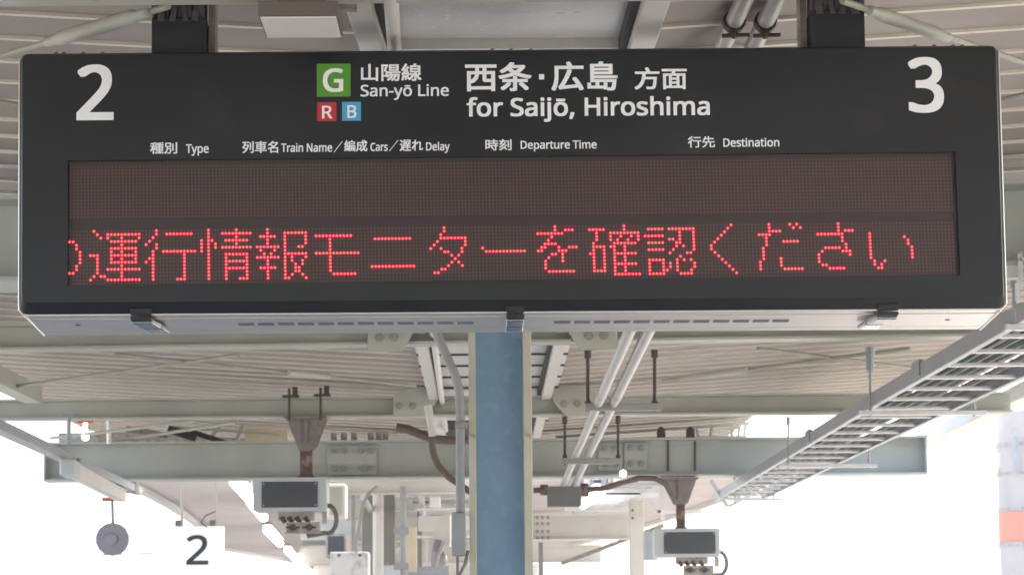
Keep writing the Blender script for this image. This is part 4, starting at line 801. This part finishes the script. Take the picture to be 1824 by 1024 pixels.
# ------------------------------------------------------------------ far right equipment
t = thing('far_cable_tray', W(1100, 890, 28), 'distant galvanised ladder tray sloping away behind the right hanging box', 'cable tray')
A0, A1, B0, B1 = W(1082, 862, 19.9), W(1172, 862, 19.9), W(1020, 914, 25.0), W(1066, 914, 25.0)
for p, q in ((A0, B0), (A1, B1)):
    m = MB(); m.bar(p, q, .012, .10, off=(0, .05)); m.build('side_rail', M_galv, t)
for k in range(13):
    m = MB(); s = k / 12; m.bar(A0.lerp(B0, s), A1.lerp(B1, s), .06, .03); m.build('rung', M_galvlight, t)
for k in (.25, .72):
    p, q = A0.lerp(B0, k), A1.lerp(B1, k); d = (q - p).normalized(); m = MB(); m.bar(p - d * .15 - V(0, 0, .02), q + d * .15 - V(0, 0, .02), .06, .04); m.build('support_bar', M_galvlight, t)
m = MB()
for x in (1046, 1062, 1080, 1100, 1118, 1150): p = W(x, 856, 21); m.box(p.x - .025, p.x + .025, 21, 21.1, p.z - .02, p.z + .03)
m2 = W(1040, 849, 21); m3 = W(1160, 849, 21); m.box(m2.x, m3.x, 21.02, 21.06, m2.z, m2.z + .02)
tag(m.build('insulator_rail', M_signw, None, bevel=.004), 'row of small white blocks on a rail under the far beam', 'rail')
m = MB(); a, b = W(1150, 996, 22.5), W(1172, 946, 22.5); m.box(a.x, b.x, 22.5, 22.8, a.z, b.z)
tag(m.build('grey_box', M_condg, None, bevel=.01), 'grey box half hidden behind the right hanging box', 'box')
t = thing('floodlight', W(1310, 870, 20), 'small pale floodlight with struts under the far beam by the tray', 'floodlight')
m = MB(); m.bar(W(1266, 855, 20), W(1296, 902, 20), .03, .03, up=V(0, 1, 0)); m.bar(W(1296, 902, 20), W(1345, 878, 20), .025, .025, up=V(0, 1, 0)); m.bar(W(1308, 848, 20), W(1308, 885, 20), .02, .02, up=V(0, 1, 0)); m.build('strut', M_galvlight, t)
m = MB(); m.box(W(1289, 0, 20).x, W(1300, 0, 20).x, 19.9, 20.05, W(0, 858, 20).z, W(0, 841, 20).z); m.build('clamp', M_galvlight, t)
m = MB(); m.tube([W(1316, 852, 20), W(1332, 872, 20)], [.05, .04], 10); m.build('lamp_head', M_darkcol, t)
m = MB(); a = W(1166, 900, 24); m.bar(W(1166, 911, 24), W(1250, 911, 24), .03, .03); m.bar(W(1179, 850, 24), W(1181, 925, 24), .035, .035, up=V(0, 1, 0)); m.bar(W(1132, 860, 24), W(1176, 912, 24), .03, .03, up=V(0, 1, 0))
tag(m.build('wire_frame', M_galvlight, None), 'thin galvanised frame standing behind the right rusty pole', 'frame')
t = thing('lattice_rail', W(1260, 775, 18.75), 'light lattice rail above the far main beam right of the column', 'rail')
m = MB(); m.bar(W(990, 778, 18.75), W(1335, 754, 18.75), .03, .022); m.bar(W(950, 784, 18.75), W(1330, 777, 18.75), .03, .014); m.build('rail', M_white, t)
for x, y0, y1 in ((1175, 767, 780), (1240, 762, 778), (1268, 760, 777), (1306, 757, 776), (1318, 756, 776), (1328, 755, 775)):
    m = MB(); m.bar(W(x, y0, 18.75), W(x + random.choice((-3, 3)), y1, 18.75), .02, .02, up=V(0, 1, 0)); m.build('bar', M_white, t)
for i, x in enumerate((1178, 1230)):
    a, b = W(x - 6, 782, 18.5), W(x + 7, 763, 18.5); m = MB(); m.box(a.x, b.x, 18.5, 18.6, a.z, b.z); m.ball(V((a.x + b.x) / 2, 18.55, b.z), .02)
    tag(m.build('clamp_block', M_rustd, None), ['dark rusty clamp block on the far main beam, the left one of two', 'dark rusty clamp block on the far main beam, the right one of two'][i], 'clamp', 'clamp blocks on the far main beam')
t = thing('bolt_row', W(640, 785, 18.5), 'row of bolted cleats on top of the far beam left of the column', 'cleat')
for x in (594, 612, 630, 660, 674, 686):
    a, b = W(x - 5, 785, 18.5), W(x + 5, 770, 18.5); m = MB(); m.box(a.x, b.x, 18.5, 18.58, a.z, b.z); m.build('cleat', M_mech, t)
# dark far roof parts seen through the gap at left
t = thing('far_gable', W(400, 770, 24), 'dark brown roof members seen through the gap over the far beam at left', 'roof frame')
for x0, y0, x1, y1, wd, mt in ((225, 764, 300, 776, .05, M_mech), (300, 764, 350, 780, .06, M_dark), (370, 788, 392, 758, .03, M_beam), (420, 788, 432, 758, .03, M_beam), (340, 768, 400, 788, .04, M_dark), (300, 760, 500, 774, .018, M_beam)):
    m = MB(); m.bar(W(x0, y0, 18.95), W(x1, y1, 18.95), wd, wd, up=V(0, 1, 0)); m.build('roof_member', mt, t)
a, b = W(436, 786, 19.3), W(512, 762, 19.3); m = MB(); m.box(a.x, b.x, 19.3, 19.36, a.z, b.z); m.build('gable_panel', M_yel, t)
a, b = W(100, 788, 20.2), W(840, 776, 20.2); m = MB(); m.box(a.x, b.x, 20.32, 20.4, a.z - .05, b.z + .06); m.build('end_board', M_mech, t)

# ------------------------------------------------------------------ striped pole at the right edge
t = thing('striped_pole', (W(1840, 800, 30).x, 30, -1.1), 'thick grey pole with an orange band at the right edge', 'pole')
px = W(1843, 800, 30).x; r = px - W(1776, 800, 30).x
def zz(y): return W(1800, y, 30).z
m = MB(); m.tube([V(px, 30, -1.1), V(px, 30, zz(735))], r, 24); m.build('shaft', M_conc, t, smooth=True)
m = MB(); m.tube([V(px, 30, zz(965)), V(px, 30, zz(912))], r + .008, 24); m.build('orange_band', M_orange, t, smooth=True)
for y0, y1 in ((790, 797), (842, 847), (905, 911), (966, 974)):
    m = MB(); m.tube([V(px, 30, zz(y1)), V(px, 30, zz(y0))], r + .016, 24); m.build('hoop', M_mountm, t, smooth=True)
m = MB(); m.box(px - r - .5, px - r + .02, 29.9, 30.1, zz(833), zz(806)); m.build('side_arm', M_signw, t)
m = MB(); m.box(px - r + .10, px - r + .14, 29.55, 29.6, zz(848), zz(782)); m.build('ladder_clip', M_galv, t)

# ------------------------------------------------------------------ scattering volume added to stand in for lens veil
M_veil = bpy.data.materials.new('veil_haze'); M_veil.use_nodes = True; hn = M_veil.node_tree
hn.nodes.remove(hn.nodes['Principled BSDF'])
pv = hn.nodes.new('ShaderNodeVolumePrincipled'); pv.inputs['Density'].default_value = .0045; pv.inputs['Color'].default_value = (.95, .95, .96, 1); pv.inputs['Anisotropy'].default_value = .3
hn.links.new(pv.outputs[0], hn.nodes['Material Output'].inputs['Volume'])
m = MB(); m.box(-40, 40, -20, 125, -2.1, 9)
tag(m.build('veil_haze', M_veil), 'thin scattering volume added around the platform to stand in for lens veil', 'veil_haze', kind='stuff')
